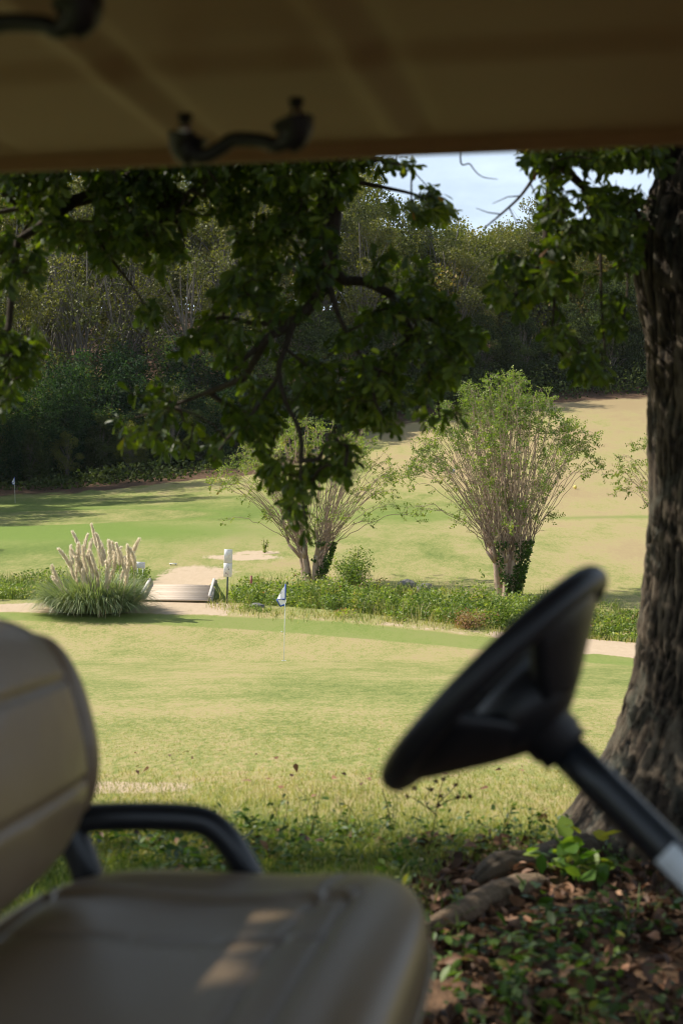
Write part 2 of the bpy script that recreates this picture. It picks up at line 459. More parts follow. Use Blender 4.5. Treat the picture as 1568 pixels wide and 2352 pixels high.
# ================================================================== NEAR GRASS
def blades(n, xr, yr, hmin, hmax, dens=None, w=.0035, seed=1, lean=.5, dryv=(0, 1)):
    r = np.random.default_rng(seed)
    x = r.uniform(*xr, n); y = r.uniform(*yr, n)
    if dens is not None:
        k = r.uniform(size=n) < dens(x, y); x, y = x[k], y[k]; n = len(x)
    h = r.uniform(hmin, hmax, n); a = r.uniform(0, 2 * PI, n); l = r.uniform(.1, lean, n) * h
    z = H(x, y)
    dx, dy = np.cos(a), np.sin(a); b = r.uniform(0, 2 * PI, n); wx, wy = np.cos(b) * w, np.sin(b) * w
    V = np.zeros((n, 5, 3))
    for i, (t, ww) in enumerate(((0, 1), (0, -1), (.55, .8), (.55, -.8), (1, 0))):
        V[:, i, 0] = x + dx * l * t * t + wx * ww; V[:, i, 1] = y + dy * l * t * t + wy * ww
        V[:, i, 2] = z + h * t * (1 - .15 * t) - .004
    base = (np.arange(n) * 5)[:, None]
    q = base + np.array([[0, 1, 3, 2]]); t3 = base + np.array([[2, 3, 4]])
    rv = np.repeat(np.clip(r.uniform(*dryv, n) + (fbm(x * 1.5, y * 1.5, 0, 41, 3) - .5) * .6, 0, .999), 5)
    return V.reshape(-1, 3), [q, t3], rv
mb = MB()
in_view = lambda x, y, m=.6: np.abs(x) < .25 * y + m
V, Fs, rv = blades(90000, (-2.6, 2.6), (5.1, 8.2), .012, .05, lambda x, y: in_view(x, y, .3) * np.exp(-(y - 5.6).clip(0) / 1.3), .0016, 3, .9, (.45, 1.1)); mb.add(V, Fs, rv)
V, Fs, rv = blades(60000, (-2.2, 2.0), (4.1, 5.9), .02, .065, lambda x, y: in_view(x, y, .4) * sstep(6.0, 5.3, y + (fbm(x * 2, y * 2, 0, 8, 2) - .5)) * np.where(x > .2, sstep(4.9, 5.3, y), 1), .0022, 4, .8, (.1, .85)); mb.add(V, Fs, rv)
V, Fs, rv = blades(9000, (-2.2, 2.4), (2.6, 5.2), .03, .11, lambda x, y: in_view(x, y) * (fbm(x * 1.6, y * 1.6, 0, 77, 2) > .5), .0028, 5, .8, (0, .6)); mb.add(V, Fs, rv)
V, Fs, rv = blades(4200, (-2, 2), (5.3, 7.2), .06, .14, lambda x, y: in_view(x, y, .3) * (fbm(x * 1.2, y * 1.2, 0, 87, 2) > .52) * .6, .0012, 6, .9, (.7, 1.1)); mb.add(V, Fs, rv)
V, Fs, rv = blades(150000, (-4.2, 3.6), (6.6, 17), .005, .016, lambda x, y: in_view(x, y, .2) * sstep(17, 8, y), .0024, 7, .95, (.6, 1.15)); mb.add(V, Fs, rv)
tag(mb.build('grass', M['grassblade']), 'rough unmown grass along the edge of the oak shade', 'grass', kind='stuff')

# leaf litter and ground cover in the shade
mb = MB(); n = 9000
x = rng.uniform(-1.2, 2.4, n); y = rng.uniform(2.7, 5.5, n)
k = (rng.uniform(size=n) < np.where(x > .1 + (4.4 - y) * .1, 1, .2)) & (fbm(x * 1.2, y * 1.2, 0, 51, 2) > .33); x, y = x[k], y[k]
D = rng.normal(size=(len(x), 3)) * (1, 1, .35); pos = np.stack([x, y, H(x, y) + rng.uniform(.004, .03, len(x))], -1)
V, Fq = scatter(*CURL, pos, frames(D, upbias=.9), rng.uniform(.03, .065, len(x)), rng.uniform(.9, 1.9, len(x)))
mb.add(V, [Fq], np.repeat(np.clip(rng.uniform(0, 1, len(x)) ** 1.4, 0, 1), len(CURL[0])))
n = 70; x = rng.uniform(-1.8, 1.8, n); y = rng.uniform(5.4, 9.5, n)
pos = np.stack([x, y, H(x, y) + .02], -1)
V, Fq = scatter(*OAKLEAF, pos, frames(rng.normal(size=(n, 3)) * (1, 1, .3), upbias=.4), rng.uniform(.03, .06, n), rng.uniform(.9, 1.7, n))
mb.add(V, [Fq], np.repeat(rng.uniform(0.3, 1, n), len(OAKLEAF[0])))
tag(mb.build('leaf_litter', M['litter']), 'brown fallen oak leaves scattered on shaded soil', 'leaf litter', kind='stuff')

mb = MB(); n = 1700
x = rng.uniform(-1.6, 2.2, n); y = rng.uniform(2.6, 5.5, n)
k = fbm(x * 1.9, y * 1.9, 0, 61, 2) > .55 - .13 * (x > .3) * (y < 4.0) ; x, y = x[k], y[k]
m = 7; cx = np.repeat(x, m); cy = np.repeat(y, m); hh = np.repeat(rng.uniform(.02, .13, len(x)), m)
pos = np.stack([cx + rng.normal(0, .02, len(cx)), cy + rng.normal(0, .02, len(cx)), H(cx, cy) + hh * rng.uniform(.3, 1, len(cx))], -1)
D = rng.normal(size=(len(cx), 3)) * (1, 1, .35) + (0, 0, .15)
V, Fq = scatter(*SMALLLEAF, pos, frames(D, upbias=.5), rng.uniform(.02, .05, len(cx)), rng.uniform(.8, 1.4, len(cx)))
mb.add(V, [Fq], np.repeat(rng.uniform(0, 1, len(cx)), len(SMALLLEAF[0])))
n = 330; x = rng.uniform(-1.3, 1.1, n); y = rng.uniform(5.0, 5.75, n); m = 5
cx = np.repeat(x, m); cy = np.repeat(y, m); hh = np.repeat(rng.uniform(.03, .12, n), m)
pos = np.stack([cx + rng.normal(0, .02, len(cx)), cy + rng.normal(0, .02, len(cx)), H(cx, cy) + hh * rng.uniform(.3, 1, len(cx))], -1)
V, Fq = scatter(*SMALLLEAF, pos, frames(rng.normal(size=(len(cx), 3)) * (1, 1, .4), upbias=.5), rng.uniform(.014, .034, len(cx)), rng.uniform(.8, 1.3, len(cx)))
mb.add(V, [Fq], np.repeat(rng.uniform(0, .9, len(cx)), len(SMALLLEAF[0])))
tag(mb.build('ground_cover', M['leaf_ground']), 'low leafy green plants covering the shaded soil', 'ground cover', kind='stuff')

# ================================================================== OAK
TY = 5.25
def oak():
    root = thing('oak_tree', 'large oak with furrowed trunk at the right, its branches hanging across the view', 'tree', (0, 0, 0))
    # ---- trunk
    vs = [340, 420, 520, 600, 660, 760, 900, 1000, 1100, 1200, 1330, 1420, 1520, 1600, 1700, 1760, 1830, 1880, 1925, 1975]
    us = [1512, 1482, 1453, 1457, 1465, 1479, 1487, 1486, 1488, 1485, 1480, 1468, 1457, 1442, 1418, 1392, 1352, 1325, 1300, 1270]
    zs = [CAMZ + (1150 - v) / F * TY for v in vs]; xl = [(u - 784) / F * TY for u in us]
    NZ, NA = 620, 300
    z = np.linspace(-.12, 5.4, NZ)
    left = np.interp(z, zs[::-1], xl[::-1]); left = np.where(z > zs[0], xl[0] + (z - zs[0]) * .12, left)
    kk = np.ones(9) / 9; left = np.convolve(np.pad(left, 4, 'edge'), kk, 'valid')
    cxl = np.interp(z, [-.1, .4, 1.2, 2.6, 5.4], [1.50, 1.50, 1.52, 1.53, 1.75])
    tl = left / TY; r0 = np.hypot(cxl, TY + .25) * np.sin(np.arctan2(cxl, TY + .25) - np.arctan(tl))
    a = np.linspace(0, 2 * PI, NA, endpoint=False)
    A, ZZ = np.meshgrid(a, z)
    flare = np.clip(.55 - ZZ, 0, .7) ** 1.6
    rad = r0[:, None] * (1 - .0 * A)
    rad = rad + flare * .06 * (np.cos(A * 5 + .6) - np.cos(PI * 5 + .6)) * (1 + .3 * np.cos(A * 2))
    # bark plates: ridged noise elongated along the trunk
    px, py = np.cos(A) * .5, np.sin(A) * .5
    wz = ZZ + .55 * fbm(px * 5, py * 5, ZZ * 2, 66, 2); wa_ = .11 * (fbm(px * 6, py * 6, ZZ * 5, 68, 2) - .5)
    n1 = np.clip(np.abs(2 * fbm((px + wa_) * 24, (py + wa_) * 24, wz * 3.8, 61, 3) - 1) * 2.6, 0, 1); n1 = 1 - n1
    n2 = 1 - np.abs(2 * fbm(px * 36, py * 36, wz * 14, 64, 3) - 1) * 1.8
    n3 = fbm(px * 3, py * 3, ZZ * 1.2, 71, 3) - .5
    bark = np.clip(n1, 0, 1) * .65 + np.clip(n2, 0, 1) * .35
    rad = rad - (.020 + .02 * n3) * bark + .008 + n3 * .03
    V = np.stack([cxl[:, None] + rad * np.cos(A), TY + .25 + rad * np.sin(A) * .95, ZZ], -1)
    I = np.arange(NZ - 1)[:, None] * NA; J = np.arange(NA)[None]; K = (np.arange(NA) + 1)[None] % NA
    Fq = np.stack([I + J, I + K, I + NA + K, I + NA + J], -1).reshape(-1, 4)
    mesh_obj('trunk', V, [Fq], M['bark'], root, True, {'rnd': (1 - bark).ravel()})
    # ---- surface root running towards the viewer's left
    pts = smooth_path([P(1350, 1925, 5.15), P(1250, 1945, 5.05), P(1150, 1965, 4.92), P(1080, 1995, 4.78), P(1020, 2030, 4.62)], 14)
    pts[:, 2] = H(pts[:, 0], pts[:, 1]) + np.interp(np.linspace(0, 1, len(pts)), [0, .3, .5, 1], [.0, -.01, .035, -.03])
    rad = np.interp(np.linspace(0, 1, len(pts)), [0, .25, .45, .7, 1], [.10, .075, .05, .025, .01])
    Vr, Fr_, _ = tube(pts, rad, 40)
    ang = np.tile(np.arange(40), len(pts)) / 40 * 2 * PI
    cen = np.repeat(pts, 40, 0); dv = Vr - cen
    nn = fbm(np.cos(ang) * 2, np.sin(ang) * 2, cen[:, 0] * 4, 81, 4)
    Vr = cen + dv * (0.72 + .55 * nn)[:, None]
    mesh_obj('root', Vr, [Fr_], M['bark'], root, True, {'rnd': np.clip(nn * 1.5, 0, 1)})
    pts = smooth_path([P(1240, 1990, 4.75), P(1160, 2020, 4.6), P(1050, 2060, 4.35), P(970, 2095, 4.2)], 12)
    pts[:, 2] = H(pts[:, 0], pts[:, 1]) + .02
    rad = np.interp(np.linspace(0, 1, len(pts)), [0, .2, .6, 1], [.03, .05, .045, .02])
    Vr, Fr_, _ = tube(pts, rad, 32); cen = np.repeat(pts, 32, 0); ang = np.tile(np.arange(32), len(pts)) / 32 * 2 * PI
    nn = fbm(np.cos(ang) * 2, np.sin(ang) * 2, cen[:, 0] * 4, 91, 4)
    o_ = mesh_obj('root', cen + (Vr - cen) * (0.6 + .8 * nn)[:, None], [Fr_], M['bareroot'], root, True, {'rnd': np.clip(nn * .6 + .6, 0, 1)}); o_['label'] = 'bare tan weathered root'
    # ---- main hanging limbs (surveyed), then twigs grown to every leaf cluster
    nodes = []; par = []; rmin = []
    def limb(pts, r0, r1, k=6, join=None):
        pts = smooth_path(pts, k)
        for i, p in enumerate(pts):
            nodes.append(p); par.append(len(nodes) - 2 if i else (-1 if join is None else join)); rmin.append(r0 + (r1 - r0) * i / (len(pts) - 1))
    def nearest(p):
        d = np.linalg.norm(np.array(nodes) - np.array(p), axis=1); return int(np.argmin(d))
    top = Vector((1.6, 5.5, 4.2))
    limb([top, (1.2, 5.4, 4.0), (.5, 5.2, 3.6), (.1, 5.15, 3.2), P(790, 200, 5.1), P(785, 370, 5.1), P(765, 480, 5.08), P(757, 600, 5.05), P(748, 650, 5.0), P(715, 700, 4.98), P(665, 748, 4.96), P(615, 775, 4.92), P(575, 812, 4.9), P(535, 850, 4.88)], .055, .006)
    for seq, ra, rb in (
        ([P(765, 620, 5.05), P(790, 645, 5.1), P(840, 648, 5.15), P(900, 678, 5.2), P(950, 715, 5.25), P(1010, 745, 5.3), P(1060, 790, 5.3)], .010, .004),
        ([P(755, 640, 5.0), P(775, 720, 4.95), P(810, 790, 4.9), P(850, 840, 4.85), P(900, 860, 4.85)], .009, .003),
        ([P(672, 745, 4.96), P(655, 800, 4.9), P(640, 850, 4.85), P(655, 920, 4.8), P(690, 1000, 4.78), P(690, 1100, 4.76), P(700, 1190, 4.75)], .009, .003),
        ([P(680, 735, 4.98), P(590, 745, 5.05), P(520, 730, 5.1), P(480, 735, 5.15)], .007, .003),
        ([P(615, 775, 4.92), P(560, 870, 5.0), P(480, 900, 5.1), P(400, 930, 5.15), P(310, 960, 5.2)], .007, .003),
        ([P(640, 860, 4.85), P(580, 950, 4.8), P(520, 1010, 4.75), P(490, 1060, 4.72)], .006, .003),
        ([P(785, 440, 5.1), P(720, 500, 5.2), P(620, 540, 5.3), P(560, 590, 5.35)], .008, .003),
        ([P(787, 420, 5.1), P(880, 430, 5.2), P(960, 450, 5.3), P(1030, 490, 5.35)], .008, .003),
        ([P(850, 840, 4.85), P(860, 920, 4.8), P(880, 960, 4.78)], .005, .003),
        ([P(900, 678, 5.2), P(960, 800, 5.1), P(1000, 900, 5.05), P(1010, 960, 5.0)], .006, .003)):
        j = nearest(seq[0]); limb(seq[1:], ra, rb, 5, j)
    j0 = 12
    limb([(.5, 5.2, 3.6), (-.2, 5.3, 3.1), P(500, 300, 5.3), P(300, 412, 5.3), P(230, 442, 5.3), P(170, 462, 5.3), P(60, 476, 5.3), P(-60, 500, 5.3)], .022, .008, 6, 10)
    for seq, ra, rb in (([P(170, 462, 5.3), P(100, 515, 5.2), P(40, 555, 5.15), P(-20, 610, 5.1)], .010, .004),
                        ([P(40, 555, 5.15), P(30, 650, 5.1), P(20, 760, 5.05), P(10, 880, 5.0)], .006, .003),
                        ([P(230, 442, 5.3), P(215, 540, 5.2), P(260, 600, 5.15), P(320, 680, 5.1), P(335, 720, 5.1)], .007, .003),
                        ([P(300, 412, 5.3), P(380, 470, 5.2), P(420, 540, 5.1), P(420, 580, 5.1)], .006, .003)):
        j = nearest(seq[0]); limb(seq[1:], ra, rb, 5, j)
    limb([(1.2, 5.4, 4.0), (1.0, 5.4, 3.2), P(1262, 300, 5.3), P(1262, 400, 5.3), P(1256, 520, 5.28), P(1240, 600, 5.25), P(1215, 640, 5.2), P(1175, 690, 5.15)], .020, .005, 6, 5)
    for seq, ra, rb in (([P(1256, 560, 5.28), P(1275, 620, 5.25), P(1270, 720, 5.2), P(1262, 790, 5.15)], .007, .003),
                        ([P(1262, 350, 5.3), P(1340, 430, 5.35), P(1375, 560, 5.35), P(1380, 700, 5.3), P(1390, 830, 5.25)], .009, .003),
                        ([P(1345, 440, 5.35), P(1420, 520, 5.3), P(1440, 640, 5.25), P(1430, 740, 5.2)], .007, .003),
                        ([P(1262, 330, 5.3), P(1230, 400, 5.3), P(1195, 450, 5.28), P(1150, 492, 5.25), P(1110, 525, 5.22)], .007, .003)):
        j = nearest(seq[0]); limb(seq[1:], ra, rb, 5, j)
    for seq in ([P(1195, 450, 5.28), P(1165, 452, 5.28), P(1130, 468, 5.3)], [P(1215, 425, 5.29), P(1228, 445, 5.3), P(1236, 490, 5.3)], [P(1150, 492, 5.25), P(1120, 488, 5.25), P(1092, 478, 5.25)], [P(1165, 480, 5.26), P(1180, 500, 5.26), P(1192, 515, 5.26)]):
        limb(seq[1:], .0022, .0012, 4, nearest(seq[0]))
    limb([(.6, 5.25, 3.3), P(1060, 330, 5.3), P(1080, 378, 5.3), P(1105, 405, 5.3), P(1142, 412, 5.3)], .004, .0014, 6, 6)
    # leaf clusters: regions of the hanging crown (in sketch units), with a number density
    polys = [
        ([(-80, 250), (840, 250), (835, 400), (800, 470), (780, 560), (640, 540), (560, 520), (500, 500), (420, 520), (330, 560), (240, 560), (130, 540), (60, 560), (-80, 560)], 2.4),
        ([(-80, 540), (110, 540), (200, 560), (190, 610), (130, 640), (70, 660), (60, 700), (100, 780), (80, 850), (30, 880), (-80, 880)], 1.9),
        ([(-80, 860), (25, 870), (45, 900), (20, 945), (-80, 950)], .9),
        ([(240, 540), (420, 500), (440, 560), (400, 600), (370, 680), (350, 745), (300, 750), (290, 690), (240, 640), (215, 590)], 1.0),
        ([(520, 490), (780, 480), (780, 640), (740, 700), (850, 720), (960, 640), (1040, 700), (1110, 780), (1060, 840), (1030, 880), (1060, 970), (1000, 990), (940, 960), (900, 990), (850, 980), (760, 960), (720, 1000), (560, 1000), (480, 1090), (450, 1050), (330, 1040), (250, 1020), (280, 900), (400, 840), (440, 720), (530, 640), (540, 560)], 1.15),
        ([(480, 960), (600, 960), (560, 1040), (500, 1110), (470, 1090)], .8),
        ([(590, 960), (760, 960), (840, 1080), (820, 1110), (740, 1090), (720, 1130), (735, 1200), (700, 1240), (650, 1190), (600, 1100)], 1.1),
        ([(840, 360), (900, 370), (960, 380), (990, 430), (1050, 490), (1040, 520), (960, 510), (880, 480), (850, 440)], .95),
        ([(870, 540), (960, 600), (1000, 640), (960, 660), (860, 640), (830, 600)], .7),
        ([(1190, 250), (1540, 250), (1520, 380), (1490, 470), (1470, 640), (1430, 720), (1420, 800), (1400, 870), (1340, 890), (1290, 830), (1250, 760), (1180, 720), (1110, 690), (1120, 620), (1170, 560), (1190, 510), (1240, 480), (1250, 400), (1200, 370)], 2.0),
    ]
    def inside(px, py, poly):
        c = False; j = len(poly) - 1
        for i in range(len(poly)):
            xi, yi = poly[i]; xj, yj = poly[j]
            if (yi > py) != (yj > py) and px < (xj - xi) * (py - yi) / (yj - yi) + xi: c = not c
            j = i
        return c
    tips = []
    R = random.Random(5)
    for poly, dens in polys:
        xs = [p[0] for p in poly]; ysv = [p[1] for p in poly]
        area = .5 * abs(sum(poly[i][0] * poly[i - 1][1] - poly[i - 1][0] * poly[i][1] for i in range(len(poly))))
        want = int(area / 290 * dens); k = 0; tries = 0
        while k < want and tries < want * 30:
            tries += 1
            u, v = R.uniform(min(xs), max(xs)), R.uniform(min(ysv), max(ysv))
            if not inside(u, v, poly): continue
            if v > 380 and float(fbm(u / 60.0, v / 60.0, 0, 17, 3)) < R.uniform(.40, .62): continue
            tips.append(P(u, v, R.triangular(4.55, 5.85, 5.2))); k += 1
    tips = [np.array(t) for t in tips]
    cx_ = -math.cos(math.radians(15)) / math.tan(math.radians(46)); cy_ = math.sin(math.radians(15)) / math.tan(math.radians(46))
    def shades(t):
        for (gu, gv, gyy, gr) in ((1330, 2045, 4.72, .18), (1440, 2060, 4.6, .12), (1040, 2260, 3.8, .12), (1190, 2020, 4.7, .06), (1250, 2130, 4.3, .06), (1500, 600, 5.2, .08), (1520, 720, 5.2, .09), (1490, 2080, 4.4, .07), (1380, 1830, 5.1, .05), (150, 2080, 4.6, .1)):
            gp = P(gu, gv, gyy); dz = t[2] - gp.z
            if dz > 0 and (t[0] - gp.x - cx_ * dz) ** 2 + (t[1] - gp.y - cy_ * dz) ** 2 < (gr + .03) ** 2: return True
        return False
    tips = [t for t in tips if not shades(t)]
    # attach the tips, nearest first
    arr = np.array(nodes)
    d = np.array([np.min(np.linalg.norm(arr - t, axis=1)) for t in tips])
    order = np.argsort(d)
    tipdir = {}
    buf = np.zeros((len(nodes) + len(tips) * 5, 3)); cnt = len(nodes); buf[:cnt] = arr
    for q in order:
        t = tips[q]
        dd = np.linalg.norm(buf[:cnt] - t, axis=1) + .25 * np.clip(t[2] - buf[:cnt, 2], 0, 1)
        j = int(np.argmin(dd)); a0 = buf[j]; L = np.linalg.norm(t - a0)
        m = max(1, min(4, int(L / .06)))
        prev = j
        off = rng.normal(size=3) * .08 * L
        for s in range(1, m + 1):
            f = s / m
            p = a0 + (t - a0) * f + off * math.sin(PI * f) + np.array([0, 0, .1 * L * math.sin(PI * f)])
            nodes.append(p); par.append(prev); rmin.append(.0011); prev = len(nodes) - 1
            buf[cnt] = p; cnt += 1
        tipdir[prev] = (t - a0) / (L + 1e-6)
    n = len(nodes); arr = np.array(nodes); load = np.zeros(n)
    for k in tipdir: load[k] += 1
    for i in range(n - 1, -1, -1):
        if par[i] >= 0 and par[i] < i: load[par[i]] += load[i]
    rad = np.maximum(np.array(rmin), .0009 * np.sqrt(np.maximum(load, 1)))
    mbr = MB()
    for i in range(n):
        j = par[i]
        if j < 0: continue
        mbr.tube([arr[j], arr[i]], [min(rad[j], rad[i] * 1.35), rad[i]], 5 if rad[i] < .006 else 8, cap=False)
    # ---- unseen overhead crown placed to shade the cart, on its own limbs
    for (a_, b_, c_, r_) in (((1.7, 5.5, 4.6), (-1.5, 4.5, 4.8), (-7.5, 3.6, 4.6), .13), ((1.7, 5.5, 4.8), (0, 2.5, 4.8), (-4.5, -1.0, 4.9), .11),
                             ((1.8, 5.5, 4.6), (2.6, 3, 5.2), (1.5, -2, 5.4), .10), ((1.75, 5.5, 5.0), (3.5, 6, 6.2), (6.0, 6.5, 7.0), .12), ((1.7, 5.5, 5.2), (.5, 5.6, 6.4), (-4, 5.6, 6.8), .1)):
        pts = smooth_path([a_, b_, c_], 12); mbr.tube(pts, np.linspace(r_, .015, len(pts)), 8)
    brs = mbr.build('branches', M['twig'], root, True)
    brs['label'] = 'dark drooping branches and thin twigs'
    # ---- leaves of the hanging clusters
    pos, D, sc, rv = [], [], [], []
    for k, d0 in tipdir.items():
        p = arr[k]; ax = np.array(d0) * .6 + np.array([0, 0, -.55]) + rng.normal(size=3) * .25
        ax /= np.linalg.norm(ax)
        m = rng.integers(4, 9); base = rng.uniform(0, 1)
        a1 = np.cross(ax, [0.3, 1, .2]); a1 /= np.linalg.norm(a1); a2 = np.cross(ax, a1)
        for q in range(m):
            ph = q * 2.4 + rng.uniform(0, .6); el = rng.uniform(.35, 1.25)
            dr = ax * math.cos(el) + (a1 * math.cos(ph) + a2 * math.sin(ph)) * math.sin(el) + np.array([0, 0, -.15])
            pos.append(p - ax * rng.uniform(0, .045)); D.append(dr); sc.append(rng.uniform(.030, .068)); rv.append(np.clip(base * .6 + rng.uniform(0, .4), 0, .955) if rng.uniform() > .006 else 1.0)
    pos = np.array(pos); D = np.array(D); sc = np.array(sc)
    V, Fq = scatter(*OAKLEAF, pos, frames(D, upbias=.7), sc, rng.uniform(.75, 1.1, len(sc)))
    mb = MB(); mb.add(V, [Fq], np.repeat(rv, len(OAKLEAF[0])))
    # ---- leaves of the unseen overhead crown, shaped to cast the shade
    N = 150000
    x = rng.uniform(-10.5, 6.0, N); y = rng.uniform(-4, 8.2, N); z = rng.uniform(2.9, 7.2, N)
    edge_y = 5.12 + .27 * (z - 0) + (fbm(x * .7, z * .7, 0, 101, 2) - .5) * .7
    clump = fbm(x * .6, y * .6, z * .6, 103, 4)
    gap = np.zeros(N, bool); cx = -math.cos(math.radians(15)) / math.tan(math.radians(46)); cy = math.sin(math.radians(15)) / math.tan(math.radians(46))  # holes cut along the sun direction to place the sun spots
    for (gu, gv, gyy, gr) in ((1330, 2045, 4.72, .24), (1440, 2060, 4.6, .17), (1040, 2260, 3.8, .24), (1190, 2020, 4.7, .14), (1250, 2130, 4.3, .12), (1450, 2200, 3.9, .12), (1515, 600, 5.2, .14), (1530, 740, 5.2, .15), (1490, 2080, 4.4, .12), (1380, 1830, 5.1, .05), (1530, 1440, 5.2, .05),
                          (320, 425, 5.3, .38), (110, 610, 5.2, .34), (20, 905, 5.0, .22), (180, 420, 5.4, .30), (620, 430, 5.3, .12), (560, 640, 5.1, .08), (150, 2080, 4.6, .14), (585, 2122, 1.59, .135), (500, 2246, 1.40, .13), (1000, 2140, 4.2, .08)):
        gp = P(gu, gv, gyy); dz = z - gp.z; gx_ = gp.x + cx * dz; gy_ = gp.y + cy * dz
        gap |= ((x - gx_) ** 2 + (y - gy_) ** 2) < gr * gr
    sp_ = P(430, 2170, 1.6); dz = z - sp_.z
    overseat = (x - sp_.x - cx * dz) ** 2 + (y - sp_.y - cy * dz) ** 2 < .75 ** 2
    keep = (y < edge_y) & ((clump > .465) | overseat) & (z > 1.55 + .245 * y) & (z > 2.9 + .0 * x)
    keep &= ~gap
    keep &= ~((x > .8) & (x < 2.4) & (y > 4.6) & (z < 3.6))
    x, y, z = x[keep], y[keep], z[keep]
    ne = 9000; ez = rng.uniform(3.3, 6.0, ne); ea = rng.uniform(0, 2 * PI, ne); er = .62 * np.sqrt(rng.uniform(0, 1, ne)); dz = ez - sp_.z  # unseen extra leaves, added to block the sun over the seat
    ex = sp_.x + cx * dz + er * np.cos(ea); ey = sp_.y + cy * dz + er * np.sin(ea)
    ok = np.ones(ne, bool)
    for g0, gr in ((P(585, 2122, 1.59), .125), (P(500, 2246, 1.40), .12)):
        dz = ez - g0.z; ok &= (ex - g0.x - cx * dz) ** 2 + (ey - g0.y - cy * dz) ** 2 > gr ** 2
    x = np.concatenate([x, ex[ok]]); y = np.concatenate([y, ey[ok]]); z = np.concatenate([z, ez[ok]]); N = len(x)
    D = rng.normal(size=(N, 3)) + (0, 0, -.3)
    V, Fq = scatter(SMALLLEAF[0], SMALLLEAF[1], np.stack([x, y, z], -1), frames(D, upbias=.8), rng.uniform(.085, .14, N))
    mb.add(V, [Fq], np.repeat(rng.uniform(0, .95, N), len(SMALLLEAF[0])))
    print('oak hanging leaves', len(sc), 'overhead', N, 'nodes', n)
    mb.build('foliage', M['oakleaf'], root)
    return root
oak()

# ================================================================== BACKGROUND TREES
def make_tree(name, label, cat, h, cr, leafmat, nclump, per, leaf, bark='bark_far', low=.25, trunks=1, flat=1.0, seed=1, group=None, bare=0):
    r = np.random.default_rng(seed)
    root = thing(name, label, cat, (0, 0, -500), group)
    mt = MB()
    centers = []
    for k in range(nclump):
        while True:
            p = r.uniform(-1, 1, 3)
            q = np.linalg.norm(p)
            if q < 1 and q > .35: break
        zz = h * (low + (1 - low) * (p[2] * .5 + .5))
        f = 1.0 - .35 * max(0, p[2]) 
        centers.append((p[0] * cr * f, p[1] * cr * f, zz))
    centers = np.array(centers)
    for t in range(trunks):
        a = r.uniform(0, 2 * PI); bx, by = (math.cos(a) * .5 * (trunks > 1) * (1 + t * .4), math.sin(a) * .5 * (trunks > 1) * (1 + t * .4))
        tx, ty = r.normal(0, cr * (.25 if trunks < 3 else .5), 2)
        tp = smooth_path([(bx, by, -.5), (bx + tx * .3 + r.normal(0, .2), by + ty * .3, h * .35), (bx + tx, by + ty, h * .85)], 6)
        mt.tube(tp, np.linspace(h * .010 / trunks ** .5, h * .0025, len(tp)), 7)
        for c in centers[t::trunks]:
            s = tp[int(np.clip(c[2] / h * .75, .15, .95) * (len(tp) - 1))]
            mid = (s + c) / 2 + np.array([0, 0, .06 * h]) + r.normal(0, .3, 3)
            mt.tube(smooth_path([s, mid, c], 3), np.linspace(.0045 * h, .02, 7), 4, cap=False)
            for _ in range(bare):
                d = r.normal(0, 1, 3) + (0, 0, .8); mt.tube([c, c + d * cr * .18], [.03, .008], 3, cap=False)
    mt.build('trunk', M[bark], root, True)
    N = nclump * per
    c = np.repeat(centers, per, 0); rr = r.uniform(.5, 1.25, nclump).repeat(per) * cr * .30
    d = r.normal(size=(N, 3)); d /= np.linalg.norm(d, axis=1)[:, None]
    pos = c + d * (rr * r.uniform(.2, 1, N) ** .5)[:, None] * (1, 1, .8 * flat)
    pos[:, 2] = np.maximum(pos[:, 2], .1)
    V, Fq = scatter(QUAD[0], QUAD[1], pos, frames(r.normal(size=(N, 3)) + (0, 0, -.2)), r.uniform(.6, 1.3, N) * leaf)
    a = np.clip(r.uniform(0, 1, nclump).repeat(per) * .6 + r.uniform(0, .4, N), 0, 1)
    mesh_obj('crown', V, [Fq], M[leafmat], root, False, {'rnd': np.repeat(a, 4)})
    return root

def make_bamboo(seed, hh=9.0, n=46, rad=2.6):
    r = np.random.default_rng(seed)
    root = thing('bamboo_clump', 'x', 'bamboo', (0, 0, -500))
    mt = MB(); pos, D, tn = [], [], []
    for k in range(n):
        a = r.uniform(0, 2 * PI); q = rad * math.sqrt(r.uniform()); bx, by = math.cos(a) * q, math.sin(a) * q
        tone = r.uniform(-.25, .45); h = hh * r.uniform(.4, 1.12); lx, ly = math.cos(a) * h * .34 * r.uniform(.2, 1), math.sin(a) * h * .34 * r.uniform(.2, 1)
        pts = smooth_path([(bx, by, -.3), (bx + lx * .15, by + ly * .15, h * .5), (bx + lx * .6, by + ly * .6, h * .85), (bx + lx * 1.5, by + ly * 1.5, h * .95)], 5)
        mt.tube(pts, np.linspace(.03, .01, len(pts)), 4, cap=False)
        for i in range(330):
            t = r.uniform(.0, 1) ** .9; p = pts[int(t * (len(pts) - 1))] + r.normal(0, .38, 3) * (1, 1, .8)
            pos.append(p); D.append(r.normal(0, 1, 3) * (1, 1, .4) + (0, 0, -.55)); tn.append(tone)
    mt.build('stems', M['culm'], root, True)
    pos = np.array(pos); D = np.array(D); N = len(pos)
    V, Fq = scatter(QUAD[0], QUAD[1], pos, frames(D), r.uniform(.2, .42, N), r.uniform(.4, .7, N))
    mesh_obj('foliage', V, [Fq], M['leaf_bamboo'], root, False, {'rnd': np.repeat(np.clip(r.uniform(.1, .6, N) + np.array(tn) + .3 * (fbm(pos[:, 0], pos[:, 1], pos[:, 2], seed, 2) - .5), 0, 1), 4)})
    return root

